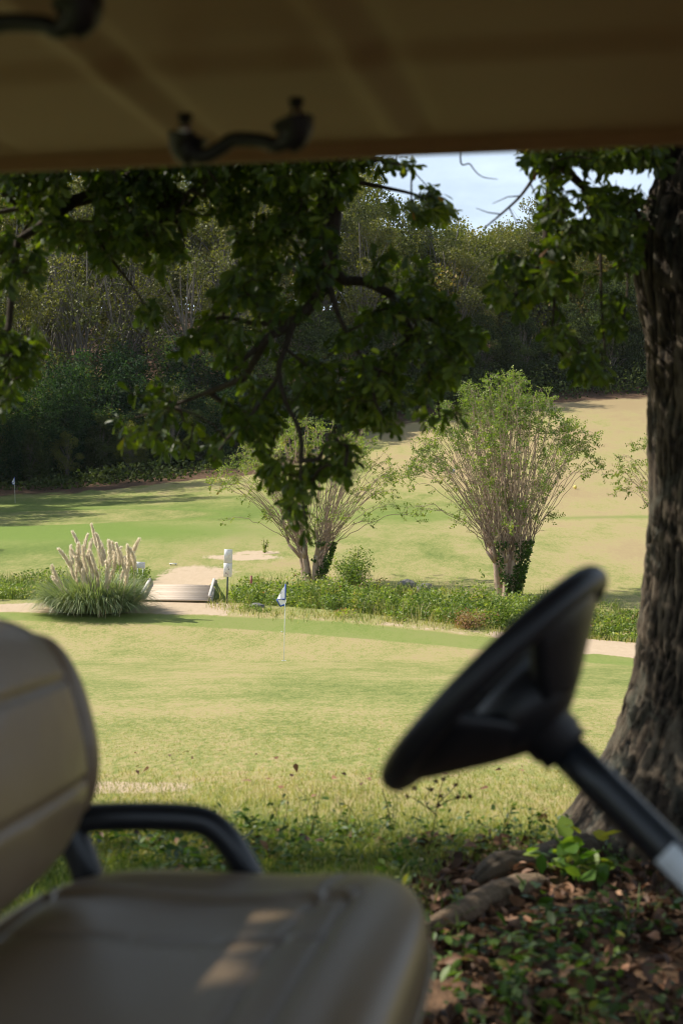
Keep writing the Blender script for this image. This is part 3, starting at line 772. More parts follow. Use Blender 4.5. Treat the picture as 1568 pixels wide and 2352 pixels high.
protoA = make_tree('deciduous_tree', 'x', 'tree', 24, 6.2, 'leaf_olive', 52, 240, .30, 'bark_far', .28, 2, seed=11, bare=2)
protoB = make_tree('deciduous_tree', 'x', 'tree', 18, 5.8, 'leaf_yellow', 50, 260, .30, 'bark_far', .18, 2, seed=12, bare=1)
protoC = make_tree('evergreen_tree', 'x', 'tree', 16, 5.5, 'leaf_dark', 60, 260, .32, 'bark_far', .03, 1, seed=13)
protoD = make_tree('thin_tree', 'x', 'tree', 21, 5.0, 'leaf_olive', 34, 110, .26, 'bark_far', .30, 3, seed=14, bare=6)
protoE = make_bamboo(15)
protos = dict(A=protoA, B=protoB, C=protoC, D=protoD, E=protoE)
used = set()
def put(kind, x, y, sc, rz, label, group, dz=-.2):
    p = protos[kind]; loc = (x, y, float(Hbase(x, y)) + dz)
    if kind not in used:
        used.add(kind); p.location = loc; p.rotation_euler = (0, 0, rz); p.scale = (sc,) * 3; p['label'] = label
        if group: p['group'] = group
        return p
    return dup(p, loc, rz, sc, label, group)

gT = 'trees along the edge of the far wood'
gB = 'bamboo along the foot of the wood'
def U(u, y): return (u - 784) / F * y
bam = [(-60, 141, .95), (25, 140, .75), (110, 143, 1.05), (190, 146, 1.3), (262, 147, .7), (345, 149, 1.0), (420, 149, .62), (495, 152, .85)]
blab = ['dark bamboo clump behind the far flag at the left edge', 'bamboo clump just right of the far flag', 'tall bamboo clump with a dry brown patch behind the far green',
        'tallest dark bamboo clump left of centre behind the far green', 'bamboo clump over the bare stems at the back of the far green', 'bamboo clump with pale dead stems rising above it',
        'low dark bamboo clump where the wood meets the fairway', 'small bamboo clump next to the hanging oak branches']
for (u, y, s), lb in zip(bam, blab):
    put('E', U(u, y), y, s, rng.uniform(0, 6), lb, gB)
for i, (u, y, s) in enumerate([(80, 150, 1.2), (200, 153, 1.35), (330, 155, 1.35), (450, 158, 1.2), (0, 148, 1.15)]):
    put('E', U(u, y), y, s, i * 1.3, 'tall bamboo in the second rank behind the front clumps', gB)
rows = [
    ('C', 70, 139.5, .26, 'low round dark shrub at the foot of the bamboo near the far flag'), ('B', 150, 141, .22, 'low yellowish shrub in front of the tallest bamboo'), ('C', 235, 143.5, .3, 'low dark shrub between two bamboo clumps'),
    ('B', 300, 144, .24, 'small olive shrub below the bare bamboo stems'), ('D', 390, 146, .36, 'leafless looking thin shrub at the edge of the far fairway'), ('C', 455, 147, .28, 'dark shrub where the bamboo ends'),
    ('D', 60, 158, 1.0, 'thin tree with several leaning pale stems above the left bamboo'), ('D', 170, 156, 1.08, 'forked tree with bright bare trunks above the tall bamboo'),
    ('D', 290, 160, 1.0, 'spindly tree with upright pale stems between the oak branches'), ('D', 420, 158, .95, 'sparse tree with a straight whitish stem above the dead canes'),
    ('A', 0, 168, 1.05, 'tall olive tree at the left edge of the wood'), ('A', 120, 172, 1.1, 'tall olive tree behind the leaning pale stems'),
    ('A', 330, 175, 1.15, 'tall dull green tree behind the oak leaves left of centre'), ('A', 520, 172, 1.1, 'tall grey green tree seen through the gap left of the oak limb'),
    ('D', 540, 160, .9, 'thin grey tree beside the main hanging oak limb'), ('C', 620, 158, .8, 'dark low evergreen behind the small crape myrtle'),
    ('B', 840, 195, 1.35, 'tall leafy tree at the left side of the sky gap'), ('B', 960, 190, 1.1, 'yellow green tree crown below the sky gap'),
    ('A', 720, 180, 1.1, 'olive tree behind the hanging oak limb'), ('C', 760, 168, .8, 'dark evergreen at the foot of the hill wood'),
    ('A', 850, 175, .9, 'brownish green tree right of the oak limb'), ('D', 930, 178, .85, 'twiggy tree with fine pale branches on the wooded slope'),
    ('B', 1040, 196, 1.0, 'tree with rounded yellow green top right under the sky gap'), ('C', 880, 172, .65, 'dark evergreen above the smaller crape myrtle'),
    ('C', 990, 178, .62, 'dark evergreen left of the big crape myrtle top'), ('A', 1060, 184, .72, 'dull green tree with a forked white branch'),
    ('C', 1110, 182, .62, 'dark evergreen directly above the big crape myrtle'), ('B', 1150, 200, .92, 'pale olive tree in the middle of the sky gap'),
    ('C', 1200, 182, .66, 'dark round evergreen right above the big crape myrtle'), ('A', 1230, 194, .85, 'olive tree behind the right hanging branches'),
    ('C', 1300, 184, .68, 'dark evergreen behind the lowest right oak leaves'), ('B', 1310, 200, .95, 'greenish yellow tree behind the right hanging branches'),
    ('C', 1400, 186, .9, 'lit green evergreen next to the oak trunk'), ('C', 1480, 188, 1.0, 'broad evergreen at the left edge of the oak trunk'),
    ('B', 1430, 204, 1.05, 'tall pale tree beside the oak trunk'), ('C', 690, 162, .7, 'dark evergreen between the oak limb and the bamboo'),
]
for i, (k, u, y, s, lb) in enumerate(rows):
    s = s * (1.3 if u < 760 else (1.22 if k in 'AB' and u > 760 else 1.0))
    put(k, U(u, y), y, s, i * 2.4, lb, gT)
# trees left of the frame whose shadows fall over the far green
for i, (k, x, y, s) in enumerate([('A', -35, 121, 1.05), ('A', -40, 113, .9), ('B', -41, 131, 1.2), ('A', -47, 124, 1.1), ('D', -36, 110, .9), ('C', -44, 140, 1.2), ('B', -24.5, 74, .42), ('A', -52, 108, 1.0), ('B', -33.5, 104, .95), ('A', -35, 133, 1.1), ('A', -38, 98, .85)]):
    put(k, x, y, s, i * 1.7, 'tree at the left of the far green, out of the picture', 'trees left of the far green')
# the wood behind: reads as one mass
def woodland():
    r = np.random.default_rng(31); mb = MB(); mt = MB()
    for k in range(240):
        u = r.uniform(-250, 1750); y = r.uniform(185, 300)
        x = U(u, y)
        yedge = float(np.interp(x * 160 / y, edge[:, 0], edge[:, 1]))
        if y < yedge + 16: continue
        h = r.uniform(16, 23); cr = r.uniform(4.5, 7)
        if u > 820: h = h * .80
        if u < 820: h *= 1.45
        zb = float(Hbase(x, y)); nc, per = 26, 70
        p = r.normal(size=(nc, 3)); p /= np.linalg.norm(p, axis=1)[:, None]; p *= r.uniform(.3, 1, (nc, 1)) ** .5
        c = np.stack([x + p[:, 0] * cr, y + p[:, 1] * cr, zb + h * (.62 + p[:, 2] * .38)], -1).repeat(per, 0)
        N = nc * per; d = r.normal(size=(N, 3)); d /= np.linalg.norm(d, axis=1)[:, None]
        pos = c + d * (cr * .34 * r.uniform(.2, 1, N) ** .5)[:, None]
        V, Fq = scatter(QUAD[0], QUAD[1], pos, frames(r.normal(size=(N, 3))), r.uniform(.35, .75, N))
        mb.add(V, [Fq], np.repeat(np.clip(r.uniform(0, .7) + r.uniform(0, .4, N), 0, 1), 4))
    tag(mb.build('woodland', M['leaf_yellow']), 'distant mixed wood covering the hill behind the fairway', 'wood', kind='stuff')
woodland()

def understory():
    r = np.random.default_rng(33); mb = MB()
    xs = r.uniform(-60, 62, 1500); xs = xs[(xs > 0) | (r.uniform(size=1500) < .35)]; ys = np.interp(xs, edge[:, 0], edge[:, 1]) + r.uniform(-1.5, 30, len(xs))
    per = 60; N = len(xs) * per
    hh = (r.uniform(1.0, 4.2, len(xs)) * np.where(xs > 0, 1, .45)).repeat(per); X_ = xs.repeat(per) + r.normal(0, .9, N); Y_ = ys.repeat(per) + r.normal(0, .9, N)
    pos = np.stack([X_, Y_, Hbase(X_, Y_) + hh * r.uniform(0, 1, N)], -1)
    V, Fq = scatter(QUAD[0], QUAD[1], pos, frames(r.normal(size=(N, 3))), r.uniform(.25, .5, N))
    mb.add(V, [Fq], np.repeat(np.clip(r.uniform(0, .6, len(xs)).repeat(per) + r.uniform(0, .4, N), 0, 1), 4))
    tag(mb.build('undergrowth', M['leaf_dark']), 'dark tangled undergrowth along the foot of the wood', 'undergrowth', kind='stuff')
understory()

# ================================================================== CRAPE MYRTLES
def myrtle(name, label, base, H_, spread, nstem, seed, leafy=1.0, ivy=True):
    r = np.random.default_rng(seed)
    zb = float(H(base[0], base[1]))
    root = thing(name, label, 'tree', (base[0], base[1], zb))
    mt = MB(); ms = MB(); pos, D = [], []
    forks = []
    hk = H_ * .17
    for k in range(6):
        a = k * 2 * PI / 6 + r.uniform(-.3, .3); bx, by = .28 * math.cos(a), .28 * math.sin(a)
        tp = smooth_path([(bx, by, -.5), (bx * 1.3, by * 1.3, hk * .4), (bx * 1.8, by * 1.7, hk)], 5)
        mt.tube(tp + r.normal(0, .012, tp.shape), np.linspace(.17, .10, len(tp)), 9); forks.append(tp[-1])
        for q in range(3):
            e = tp[-1] + np.array([math.cos(a) * .2, math.sin(a) * .2, .35]) + r.normal(0, .13, 3); mt.tube([tp[-2], e], [.09, .05], 7); forks.append(e)
    mt.build('trunk', M['bark_myrtle'], root, True)
    for k in range(nstem):
        f = forks[r.integers(len(forks))]; a = math.atan2(f[1], f[0]) + r.normal(0, .75)
        q = r.uniform() ** .72
        R_ = spread * q; top = H_ * (1.0 - .36 * q ** 3) * r.uniform(.78, 1.0)
        if r.uniform() < .12: top *= r.uniform(.45, .7); R_ *= 1.05
        e = np.array([math.cos(a) * R_, math.sin(a) * R_, top])
        m1 = f + (e - f) * .35 + np.array([-math.cos(a) * .06 * R_, -math.sin(a) * .06 * R_, q * .02 * H_]) * .8 ; m2 = f + (e - f) * .72 + np.array([0, 0, .05 * H_ * q])
        droop = np.array([math.cos(a) * .35 * q, math.sin(a) * .35 * q, -.25 * q])
        pth = smooth_path([f, m1, m2, e, e + droop], 5)
        pth[1:-1] += r.normal(0, .03, pth[1:-1].shape)
        ms.tube(pth, np.linspace(.017, .005, len(pth)), 4, cap=False)
        L = len(pth)
        # side twigs with paired leaves towards the end of each shoot
        nt = int(r.integers(10, 16) * leafy)
        for i in range(nt):
            t = r.uniform(.3, 1) ** .45 if r.uniform() < .72 else r.uniform(.2, .8)
            s = pth[min(L - 1, int(t * L))]
            d = r.normal(0, 1, 3) * (1, 1, .6) + (math.cos(a) * .6, math.sin(a) * .6, .35); d /= np.linalg.norm(d)
            tl = r.uniform(.18, .5); tw = [s, s + d * tl * .5 + (0, 0, .02), s + d * tl + (0, 0, -.03)]
            ms.tube(tw, [.005, .004, .003], 3, cap=False)
            side = np.cross(d, r.normal(size=3)); side /= np.linalg.norm(side)
            for j in range(int(tl / .045)):
                p = s + d * (tl * .15 + j * .045)
                pos.append(p); D.append(side * (1 if j % 2 else -1) + d * .5 + (0, 0, .1))
        for j in range(12):
            p = pth[-1] + (pth[-1] - pth[-3]) * j * .06; pos.append(p); D.append(r.normal(0, 1, 3) + (0, 0, .4))
    ms.build('shoots', M['bark_myrtle'], root, True)
    pos = np.array(pos); D = np.array(D); N = len(pos)
    V, Fq = scatter(SMALLLEAF[0][:, :] * (1, 1.0, 1), SMALLLEAF[1], pos, frames(D, upbias=.6), r.uniform(.065, .11, N), r.uniform(1.0, 1.5, N))
    tone = np.clip(fbm(pos[:, 0] * .9, pos[:, 1] * .9, pos[:, 2] * .9, seed, 2) * .8 + r.uniform(-.1, .35, N), 0, 1)
    mesh_obj('leaves', V, [Fq], M['leaf_myrtle'], root, False, {'rnd': np.repeat(tone, len(SMALLLEAF[0]))})
    print(name, 'leaves', N)
    if ivy:
        N = 2600; a = r.uniform(-2.2, .7, N); zz = r.uniform(0, hk * 1.5, N); rr = .30 + .35 * zz / hk + r.uniform(0, .18, N)
        k = fbm(a * 2, zz * 1.5, 0, seed + 5, 2) > .45; a, zz, rr = a[k], zz[k], rr[k]; N = len(a)
        pos = np.stack([np.cos(a) * rr, np.sin(a) * rr, zz], -1)
        V, Fq = scatter(*SMALLLEAF, pos, frames(np.stack([np.cos(a), np.sin(a), -.4 + 0 * a], -1) + r.normal(0, .5, (N, 3))), r.uniform(.07, .13, N), r.uniform(1.2, 2, N))
        mesh_obj('ivy', V, [Fq], M['leaf_ground'], root, False, {'rnd': np.repeat(r.uniform(0, .8, N), len(SMALLLEAF[0]))})
    return root
def atuv(u, y): return ((u - 784) / F * y, y)
myrtle('crape_myrtle', 'large vase shaped crape myrtle with an ivy covered base right of centre', atuv(1165, 55), 8.4, 3.6, 260, 41)
myrtle('crape_myrtle', 'smaller crape myrtle behind the lowest hanging oak leaves', atuv(718, 60), 6.9, 4.0, 170, 43, .7)
myrtle('crape_myrtle', 'crape myrtle mostly hidden behind the oak trunk', atuv(1610, 56), 7.0, 3.4, 80, 47, .8)

# ================================================================== PAMPAS GRASS
def pampas():
    y0 = 50.6; x0 = U(215, y0)
    root = thing('pampas_grass', 'clump of pampas grass with cream plumes left of the wooden bridge', 'grass clump', (x0, y0, float(H(x0, y0))))
    r = np.random.default_rng(51)
    n = 5200; k = 7
    a = r.uniform(0, 2 * PI, n); q = r.uniform(0, 1, n) ** .6 * .95; L = r.uniform(1.0, 2.0, n)
    sx, sy = np.cos(a) * q * 1.35, np.sin(a) * q
    a2 = a + r.normal(0, .5, n); th0 = r.uniform(.05, .55, n) + q * .5; bend = r.uniform(.25, 2.7, n)
    p = np.stack([sx, sy, np.zeros(n)], -1); w = r.uniform(.012, .022, n)
    side = np.stack([-np.sin(a2), np.cos(a2), 0 * a2], -1); rows_ = []
    for i in range(k):
        t = i / (k - 1); th = th0 + bend * t ** 1.5
        ww = (w * (1 - t) ** .5)[:, None] * side
        rows_.append(p - ww); rows_.append(p + ww)
        p = p + (L / (k - 1))[:, None] * np.stack([np.sin(th) * np.cos(a2), np.sin(th) * np.sin(a2), np.cos(th)], -1)
    V = np.stack(rows_, 1); V[:, :, 2] = np.maximum(V[:, :, 2], .02)
    f = np.array([[2 * i, 2 * i + 1, 2 * i + 3, 2 * i + 2] for i in range(k - 1)])
    Fq = (f[None] + (np.arange(n) * 2 * k)[:, None, None]).reshape(-1, 4)
    mesh_obj('blades', V.reshape(-1, 3), [Fq], M['pampas'], root, False, {'rnd': np.repeat(r.uniform(0, 1, n), 2 * k)})
    # plume prototypes: a spindle of fine hairs on a stalk
    protos_ = []
    for s in range(4):
        mb = MB(); L = .72 + .08 * s; n = 1100
        t = r.uniform(0, 1, n); ctr = np.stack([.13 * t ** 2.2 * (s % 2 * 2 - 1), 0 * t, t * L], -1)
        ra = .040 * np.sin(PI * np.clip(t ** .75 * .93 + .05, 0, 1)) ** 1.1 * (.55 + .9 * r.uniform(0, 1, n))
        aa = r.uniform(0, 2 * PI, n); D = np.stack([np.cos(aa) * .28 + .22, np.sin(aa) * .28, 1 + 0 * aa], -1) + r.normal(0, .18, (n, 3))
        pos = ctr + np.stack([np.cos(aa) * ra * .5, np.sin(aa) * ra * .5, 0 * aa], -1)
        VV, FF = scatter(QUAD[0], QUAD[1], pos, frames(D), r.uniform(.07, .16, n), r.uniform(.08, .2, n))
        mb.add(VV, [FF], np.repeat(r.uniform(0, 1, n), 4))
        mb.tube([(0, 0, -1.2), (0, 0, -.5), (0, 0, L * .8)], [.008, .008, .004], 4, rnd=.1)
        protos_.append(mb)
    spots = [(212, 1275, 0), (205, 1262, -.05), (196, 1270, -.08), (238, 1252, .0), (245, 1254, .04), (176, 1290, -.3), (190, 1300, -.2), (150, 1345, -.6), (286, 1302, .02), (262, 1290, .02),
             (268, 1300, .1), (222, 1300, .0), (234, 1310, -.05), (256, 1295, 0), (284, 1300, .05), (300, 1293, .0), (307, 1297, .06), (302, 1325, .25), (318, 1310, .1), (322, 1300, 0), (337, 1303, -.05), (341, 1302, .03),
             (172, 1305, -.3), (196, 1312, -.25), (207, 1318, -.2), (180, 1325, -.35), (230, 1325, -.1), (214, 1310, -.3), (243, 1345, -.15), (218, 1352, -.4), (224, 1352, -.25), (187, 1350, -.3), (262, 1335, .1), (266, 1352, .1), (312, 1342, .2), (160, 1352, -.8), (150, 1355, -.5), (282, 1292, .1)]
    meshes = []
    for i, (u, v, tilt) in enumerate(spots):
        u = 126 + (u - 126) * .86; 
        yy = y0 + (r.uniform(-.45, .45) if v < 1300 else r.uniform(-1.3, -.7)); pt = P(u, v, yy)
        if i < 4:
            o = protos_[i].build('plume', M['plume'], root); meshes.append(o.data)
        else:
            o = bpy.data.objects.new('plume', meshes[i % 4]); COL.objects.link(o); o.parent = root
        o.location = Vector(pt) - root.location - Vector((0, 0, .12)); o.rotation_euler = (r.uniform(-.25, .25), tilt * 1.1 + r.normal(0, .09), r.uniform(0, 6) if abs(tilt) < .04 else 0); sc = r.uniform(.75, 1.15); o.scale = (sc * r.uniform(1.0, 1.5), sc * 1.2, sc)
pampas()

# ================================================================== WEEDS, SHRUBS, VINE
def clump_field(name, label, cat, spots, mat, seed, leaf, kind=None, stem=True, wide=1.0):
    """spots: (x, y, height, radius, n)"""
    r = np.random.default_rng(seed); mb = MB()
    for (x, y, h, rad, n) in spots:
        a = r.uniform(0, 2 * PI, n); q = np.sqrt(r.uniform(0, 1, n)) * rad
        t = r.uniform(0, 1, n) ** .7
        px = x + np.cos(a) * q * (1 - .3 * t); py = y + np.sin(a) * q * (1 - .3 * t)
        pos = np.stack([px, py, H(px, py) + h * t], -1)
        D = np.stack([np.cos(a), np.sin(a), .4 + 0 * a], -1) * .6 + r.normal(size=(n, 3)) * .7
        V, Fq = scatter(*SMALLLEAF, pos, frames(D, upbias=.8), r.uniform(.6, 1.3, n) * leaf, r.uniform(.6, 1.4, n) * wide)
        base = r.choice([.0, .1, .25, .4, .5, .62, .78], p=[.16, .2, .2, .16, .12, .1, .06])
        mb.add(V, [Fq], np.repeat(np.clip(base + r.uniform(-.12, .34, n), 0, 1), len(SMALLLEAF[0])))
    o = mb.build(name, M[mat]); tag(o, label, cat, kind=kind); return o
sp = []
r = np.random.default_rng(61)
for k in range(950):
    x = r.uniform(-4.2, 16); c = float(ditch_c(x)); y = c + r.normal(0, 1.0) * 1.9 + .2
    lo = float(np.interp(x, dt_top[:, 0], dt_top[:, 1])) + .35
    if y < lo or y > c + 4.2: continue
    h = (.15 + .8 * float(fbm(x * .45, y * .45, 0, 63, 3)) ** 1.3) * (1.2 if y < c + 1 else .6) * r.uniform(.4, 1.6)
    if y > c: h *= .75
    h *= .22 + .68 * float(sstep(0, 1.7, y - lo))
    if r.uniform() < .10: h *= 1.7
    sp.append((x, y, h + .75 * math.exp(-((y - c) / 1.5) ** 2), r.uniform(.15, .5), 80))
for k in range(260):
    x = r.uniform(-19, -12.0); c = float(ditch_c(x)); y = c + r.normal(0, 1.5)
    sp.append((x, y, r.uniform(.3, .6) + .6 * math.exp(-((y - c) / 1.5) ** 2), r.uniform(.3, .6), 75))
for k in range(90):
    x = r.uniform(-10.2, -8.3); y = r.uniform(51.5, 62); sp.append((x, y, r.uniform(.3, .8), r.uniform(.25, .5), 80))
clump_field('weeds', 'tangled green and yellow weeds filling the creek bank', 'weeds', sp, 'leaf_weed', 64, .12, 'stuff')
# tall blades among the weeds
mb = MB()
V, Fs, rv = blades(26000, (-4.6, 15), (40, 60), .3, 1.0, lambda x, y: (np.abs(y - ditch_c(x) - .2) < 3.2) * (y > np.interp(x, dt_top[:, 0], dt_top[:, 1]) + .2) * (fbm(x * .8, y * .8, 0, 65, 2) > .47), .009, 66, .5, (.2, 1.1)); mb.add(V, Fs, rv)
V, Fs, rv = blades(14000, (-20, -8.4), (51, 62), .3, .8, lambda x, y: (np.abs(y - ditch_c(x)) < 3.4), .009, 67, .5, (.1, .7)); mb.add(V, Fs, rv)
V, Fs, rv = blades(34000, (-5, 13), (40, 56), .06, .30, lambda x, y: np.exp(-((y - np.interp(x, dt_top[:, 0], dt_top[:, 1]) - .3) / .75) ** 2), .010, 68, .7, (.45, 1.1)); mb.add(V, Fs, rv)
tag(mb.build('tall_grass', M['grassblade']), 'tall wild grass growing among the creek bank weeds', 'grass', kind='stuff')

def shrub(name, label, u, y, h, rad, n, mat, seed, leaf=.1, stems=14):
    r = np.random.default_rng(seed); x = U(u, y); zb = float(H(x, y)); root = thing(name, label, 'shrub', (x, y, zb))
    ms = MB(); pos, D = [], []
    for k in range(stems):
        a = r.uniform(0, 2 * PI); R_ = rad * math.sqrt(r.uniform()); hh = h * r.uniform(.6, 1.05) * (1 - .25 * R_ / rad)
        pth = smooth_path([(0, 0, -.1), (math.cos(a) * R_ * .4, math.sin(a) * R_ * .4, hh * .5), (math.cos(a) * R_, math.sin(a) * R_, hh)], 6)
        ms.tube(pth, np.linspace(.02, .005, len(pth)), 4, cap=False)
        m = n // stems; t = r.uniform(.1, 1, m); s = pth[(t * (len(pth) - 1)).astype(int)]
        pos.append(s + r.normal(0, .16, (m, 3)) * rad); D.append(r.normal(size=(m, 3)) + (0, 0, .2))
    ms.build('stems', M['twig'], root, True)
    pos = np.concatenate(pos); pos[:, 2] = np.maximum(pos[:, 2], .05); D = np.concatenate(D); N = len(pos)
    V, Fq = scatter(*SMALLLEAF, pos, frames(D, upbias=.8), r.uniform(.6, 1.2, N) * leaf, r.uniform(.8, 1.3, N))
    mesh_obj('leaves', V, [Fq], M[mat], root, False, {'rnd': np.repeat(np.clip(fbm(pos[:, 0] * 2, pos[:, 1] * 2, pos[:, 2] * 2, seed, 2) + r.uniform(-.3, .25, N), 0, 1), len(SMALLLEAF[0]))})
    return root
shrub('bush', 'upright leafy bush beside the smaller crape myrtle trunk', 815, 56.5, 2.0, 1.0, 3000, 'leaf_myrtle', 71)
shrub('bush', 'arching light green bush at the foot of the large crape myrtle', 1108, 52.5, 1.1, .8, 1500, 'leaf_weed', 72)
shrub('bush', 'vine covered bush on the left side of the pampas grass', 138, 52.0, 1.45, .85, 3200, 'leaf_weed', 73)
shrub('sapling', 'tiny sapling standing alone in the dry grass past the sign', 608, 72, .95, .25, 160, 'leaf_myrtle', 74, .09, 6)
shrub('bush', 'low dark bush at the right end of the wooden bridge', 512, 56, .55, .5, 900, 'leaf_dark', 75)
shrub('bush', 'low red tinged bush in front of the creek weeds', 1070, 48.0, .5, .9, 2400, 'leaf_red', 76, .07)

# ================================================================== BRIDGE
def bridge():
    zn, zf = CAMZ - 3.66, CAMZ - 3.50
    nl, nr_ = np.array([U(325, 53.0), 53.0, zn]), np.array([U(480, 52.6), 52.6, zn])
    fl, fr = np.array([U(346, 61.0), 61.0, zf]), np.array([U(491, 61.0), 61.0, zf])
    root = thing('wooden_bridge', 'low plank footbridge over the creek between the pampas grass and the white sign', 'bridge', tuple((nl + nr_) / 2))
    o = (nl + nr_) / 2; r = np.random.default_rng(81); mb = MB()
    n = 44
    for i in range(n):
        t0, t1 = i / n, (i + .93) / n; e = r.uniform(-.03, .03, 4); dz = r.uniform(-.006, .006)
        a, b, c, d = nl + (fl - nl) * t0, nr_ + (fr - nr_) * t0, nr_ + (fr - nr_) * t1, nl + (fl - nl) * t1
        a = a + (e[0], 0, dz); d = d + (e[0], 0, dz); b = b + (e[1], 0, dz); c = c + (e[1], 0, dz)
        top = np.array([a, b, c, d]) - o; bot = top - (0, 0, .05)
        mb.add(np.concatenate([top, bot]), [[[0, 1, 2, 3], [7, 6, 5, 4], [0, 4, 5, 1], [1, 5, 6, 2], [2, 6, 7, 3], [3, 7, 4, 0]]], r.uniform(0, 1))
    mb.build('deck', M['deck'], root)
    for a, b, s in ((nl, fl, -1), (nr_, fr, 1)):
        d = (b - a) / np.linalg.norm(b - a); L = np.linalg.norm(b - a)
        R = np.array(Vector(d).to_track_quat('X', 'Z').to_matrix())
        mb = MB(); c = (a + b) / 2 - o + np.array([s * .02, 0, .20]); mb.box(c - (0, 0, .07), (L + .05, .10, .085), R, .8); 
        for t in (.2, .5, .8):
            p = a + (b - a) * t - o + np.array([s * .02, 0, .069]); mb.box(p - (0, 0, .03), (.25, .10, .09), R, .3)
        mb.build('kerb_rail', M['rail'], root)
        mb = MB(); c = (a + b) / 2 - o + np.array([s * .03, 0, -.2]); mb.box(c, (L - .6, .12, .28), R, .2); mb.build('beam', M['rail'], root)
bridge()

# ================================================================== SIGNS, FLAGS, MARKERS
def text(body, size, loc, mat, parent, name='lettering', rot=(PI / 2, 0, 0)):
    cu = bpy.data.curves.new(name, 'FONT'); cu.body = body; cu.size = size; cu.extrude = .001
    cu.align_x = 'CENTER'; cu.align_y = 'CENTER'; cu.space_line = .85
    cu.materials.append(mat); o = bpy.data.objects.new(name, cu); COL.objects.link(o)
    me = bpy.data.meshes.new_from_object(o, depsgraph=bpy.context.evaluated_depsgraph_get())
    bpy.data.objects.remove(o); o = bpy.data.objects.new(name, me); COL.objects.link(o)
    o.parent = parent; o.location = loc; o.rotation_euler = rot; return o

def rounded_panel(w, h, t, rad=.016, n=5):
    pts = []
    for cx, cz, a0 in ((w / 2 - rad, h / 2 - rad, 0), (-w / 2 + rad, h / 2 - rad, PI / 2), (-w / 2 + rad, -h / 2 + rad, PI), (w / 2 - rad, -h / 2 + rad, 1.5 * PI)):
        for k in range(n + 1): pts.append((cx + rad * math.cos(a0 + k * PI / 2 / n), cz + rad * math.sin(a0 + k * PI / 2 / n)))
    m = len(pts); V = [(x, -t / 2, z) for x, z in pts] + [(x, t / 2, z) for x, z in pts]
    q = [[i, (i + 1) % m, m + (i + 1) % m, m + i] for i in range(m)]
    mb = MB(); mb.add(V, [q]); mb.f.setdefault(m, []).append(np.array([list(range(m))[::-1], list(range(m, 2 * m))]))
    return mb
def sign():
    y = 52.6; x = U(521, y); zb = float(H(x, y)); s = y / F
    root = thing('post_sign', 'two stacked white notices on a dark green post right of the bridge', 'sign', (x, y, zb))
    root.rotation_euler = (0, math.radians(1.8), 0)
    mb = MB(); mb.box((0, 0, .62), (.06, .03, 1.5)); mb.box((0, .02, .62), (.02, .03, 1.5)); mb.build('post', M['greenmetal'], root)
    for k, zc in enumerate((1.75, 1.245)):
        p = rounded_panel(.31, .515, .006).build('panel', M['signwhite'], root); p.location = (0, -.025, zc)
        p['label'] = 'upper faded notice' if k == 0 else 'lower notice with a red and black mark'
        for (cx, cz) in ((0, .22), (0, -.22)): MB().box((cx, -.008, cz), (.014, .006, .014)).build('bolt', M['steel'], p)
        r = np.random.default_rng(90 + k)
        if k == 0:
            mb = MB()
            for (cx, cz, w, h, a) in ((-.04, .1, .05, .008, .5), (-.03, .05, .04, .01, -.6), (.01, .02, .06, .01, 1.1), (.06, .04, .05, .008, 1.2), (.02, -.04, .05, .006, .3)):
                mb.box((cx, -.0045, cz), (w, .002, h), np.array(Matrix.Rotation(a, 3, 'Y')))
            mb.build('faded_symbol', M['inkred'], p)
            mb = MB()
            for j in range(5):
                for q in range(6): mb.box((-.09 + q * .036, -.0045, -.08 - j * .025), (r.uniform(.015, .03), .002, .008))
            mb.build('faded_lettering', M['inkgrey'], p)
        else:
            for (cx, cz, w, h, a) in ((-.05, .15, .04, .01, 1.4), (.02, .15, .05, .012, 1.2), (.0, .1, .05, .012, 1.0), (.02, .06, .06, .014, 1.3), (.03, .02, .05, .02, .3), (-.08, -.1, .07, .012, 1.0), (-.05, -.14, .08, .01, .2), (.0, -.17, .03, .01, 1.3)):
                MB().box((cx, -.0045, cz), (w, .002, h), np.array(Matrix.Rotation(a, 3, 'Y'))).build('ink_stroke', M['inkdark'], p)
            mb = MB(); a = np.linspace(-2.6, 1.0, 16); pts = np.stack([.055 * np.cos(a) - .02, 0 * a - .006, .055 * np.sin(a) - .1], -1); mb.tube(pts, .006, 5); mb.build('red_ring', M['inkred'], p)
sign()
def drop_sign():
    y = 60.5; x = U(321, y); zb = float(H(x, y)); zz = CAMZ + (1150 - 1298) / F * y
    root = thing('drop_zone_sign', 'small white board reading DROP ZONE right behind the pampas grass', 'sign', (x, y, zb))
    root.rotation_euler = (0, .05, -.1)
    h = max(.2, zz - zb)
    p = rounded_panel(.40, .27, .02, .012).build('board', M['signwhite'], root); p.location = (0, 0, h)
    text('DROP\nZONE', .125, (0, -.012, 0), M['inkgrey'], p)
    for sx in (-.12, .12):
        mb = MB(); mb.box((sx, .014, h * .5 - .05), (.025, .02, h + .1)); mb.build('leg', M['white'], root)
drop_sign()
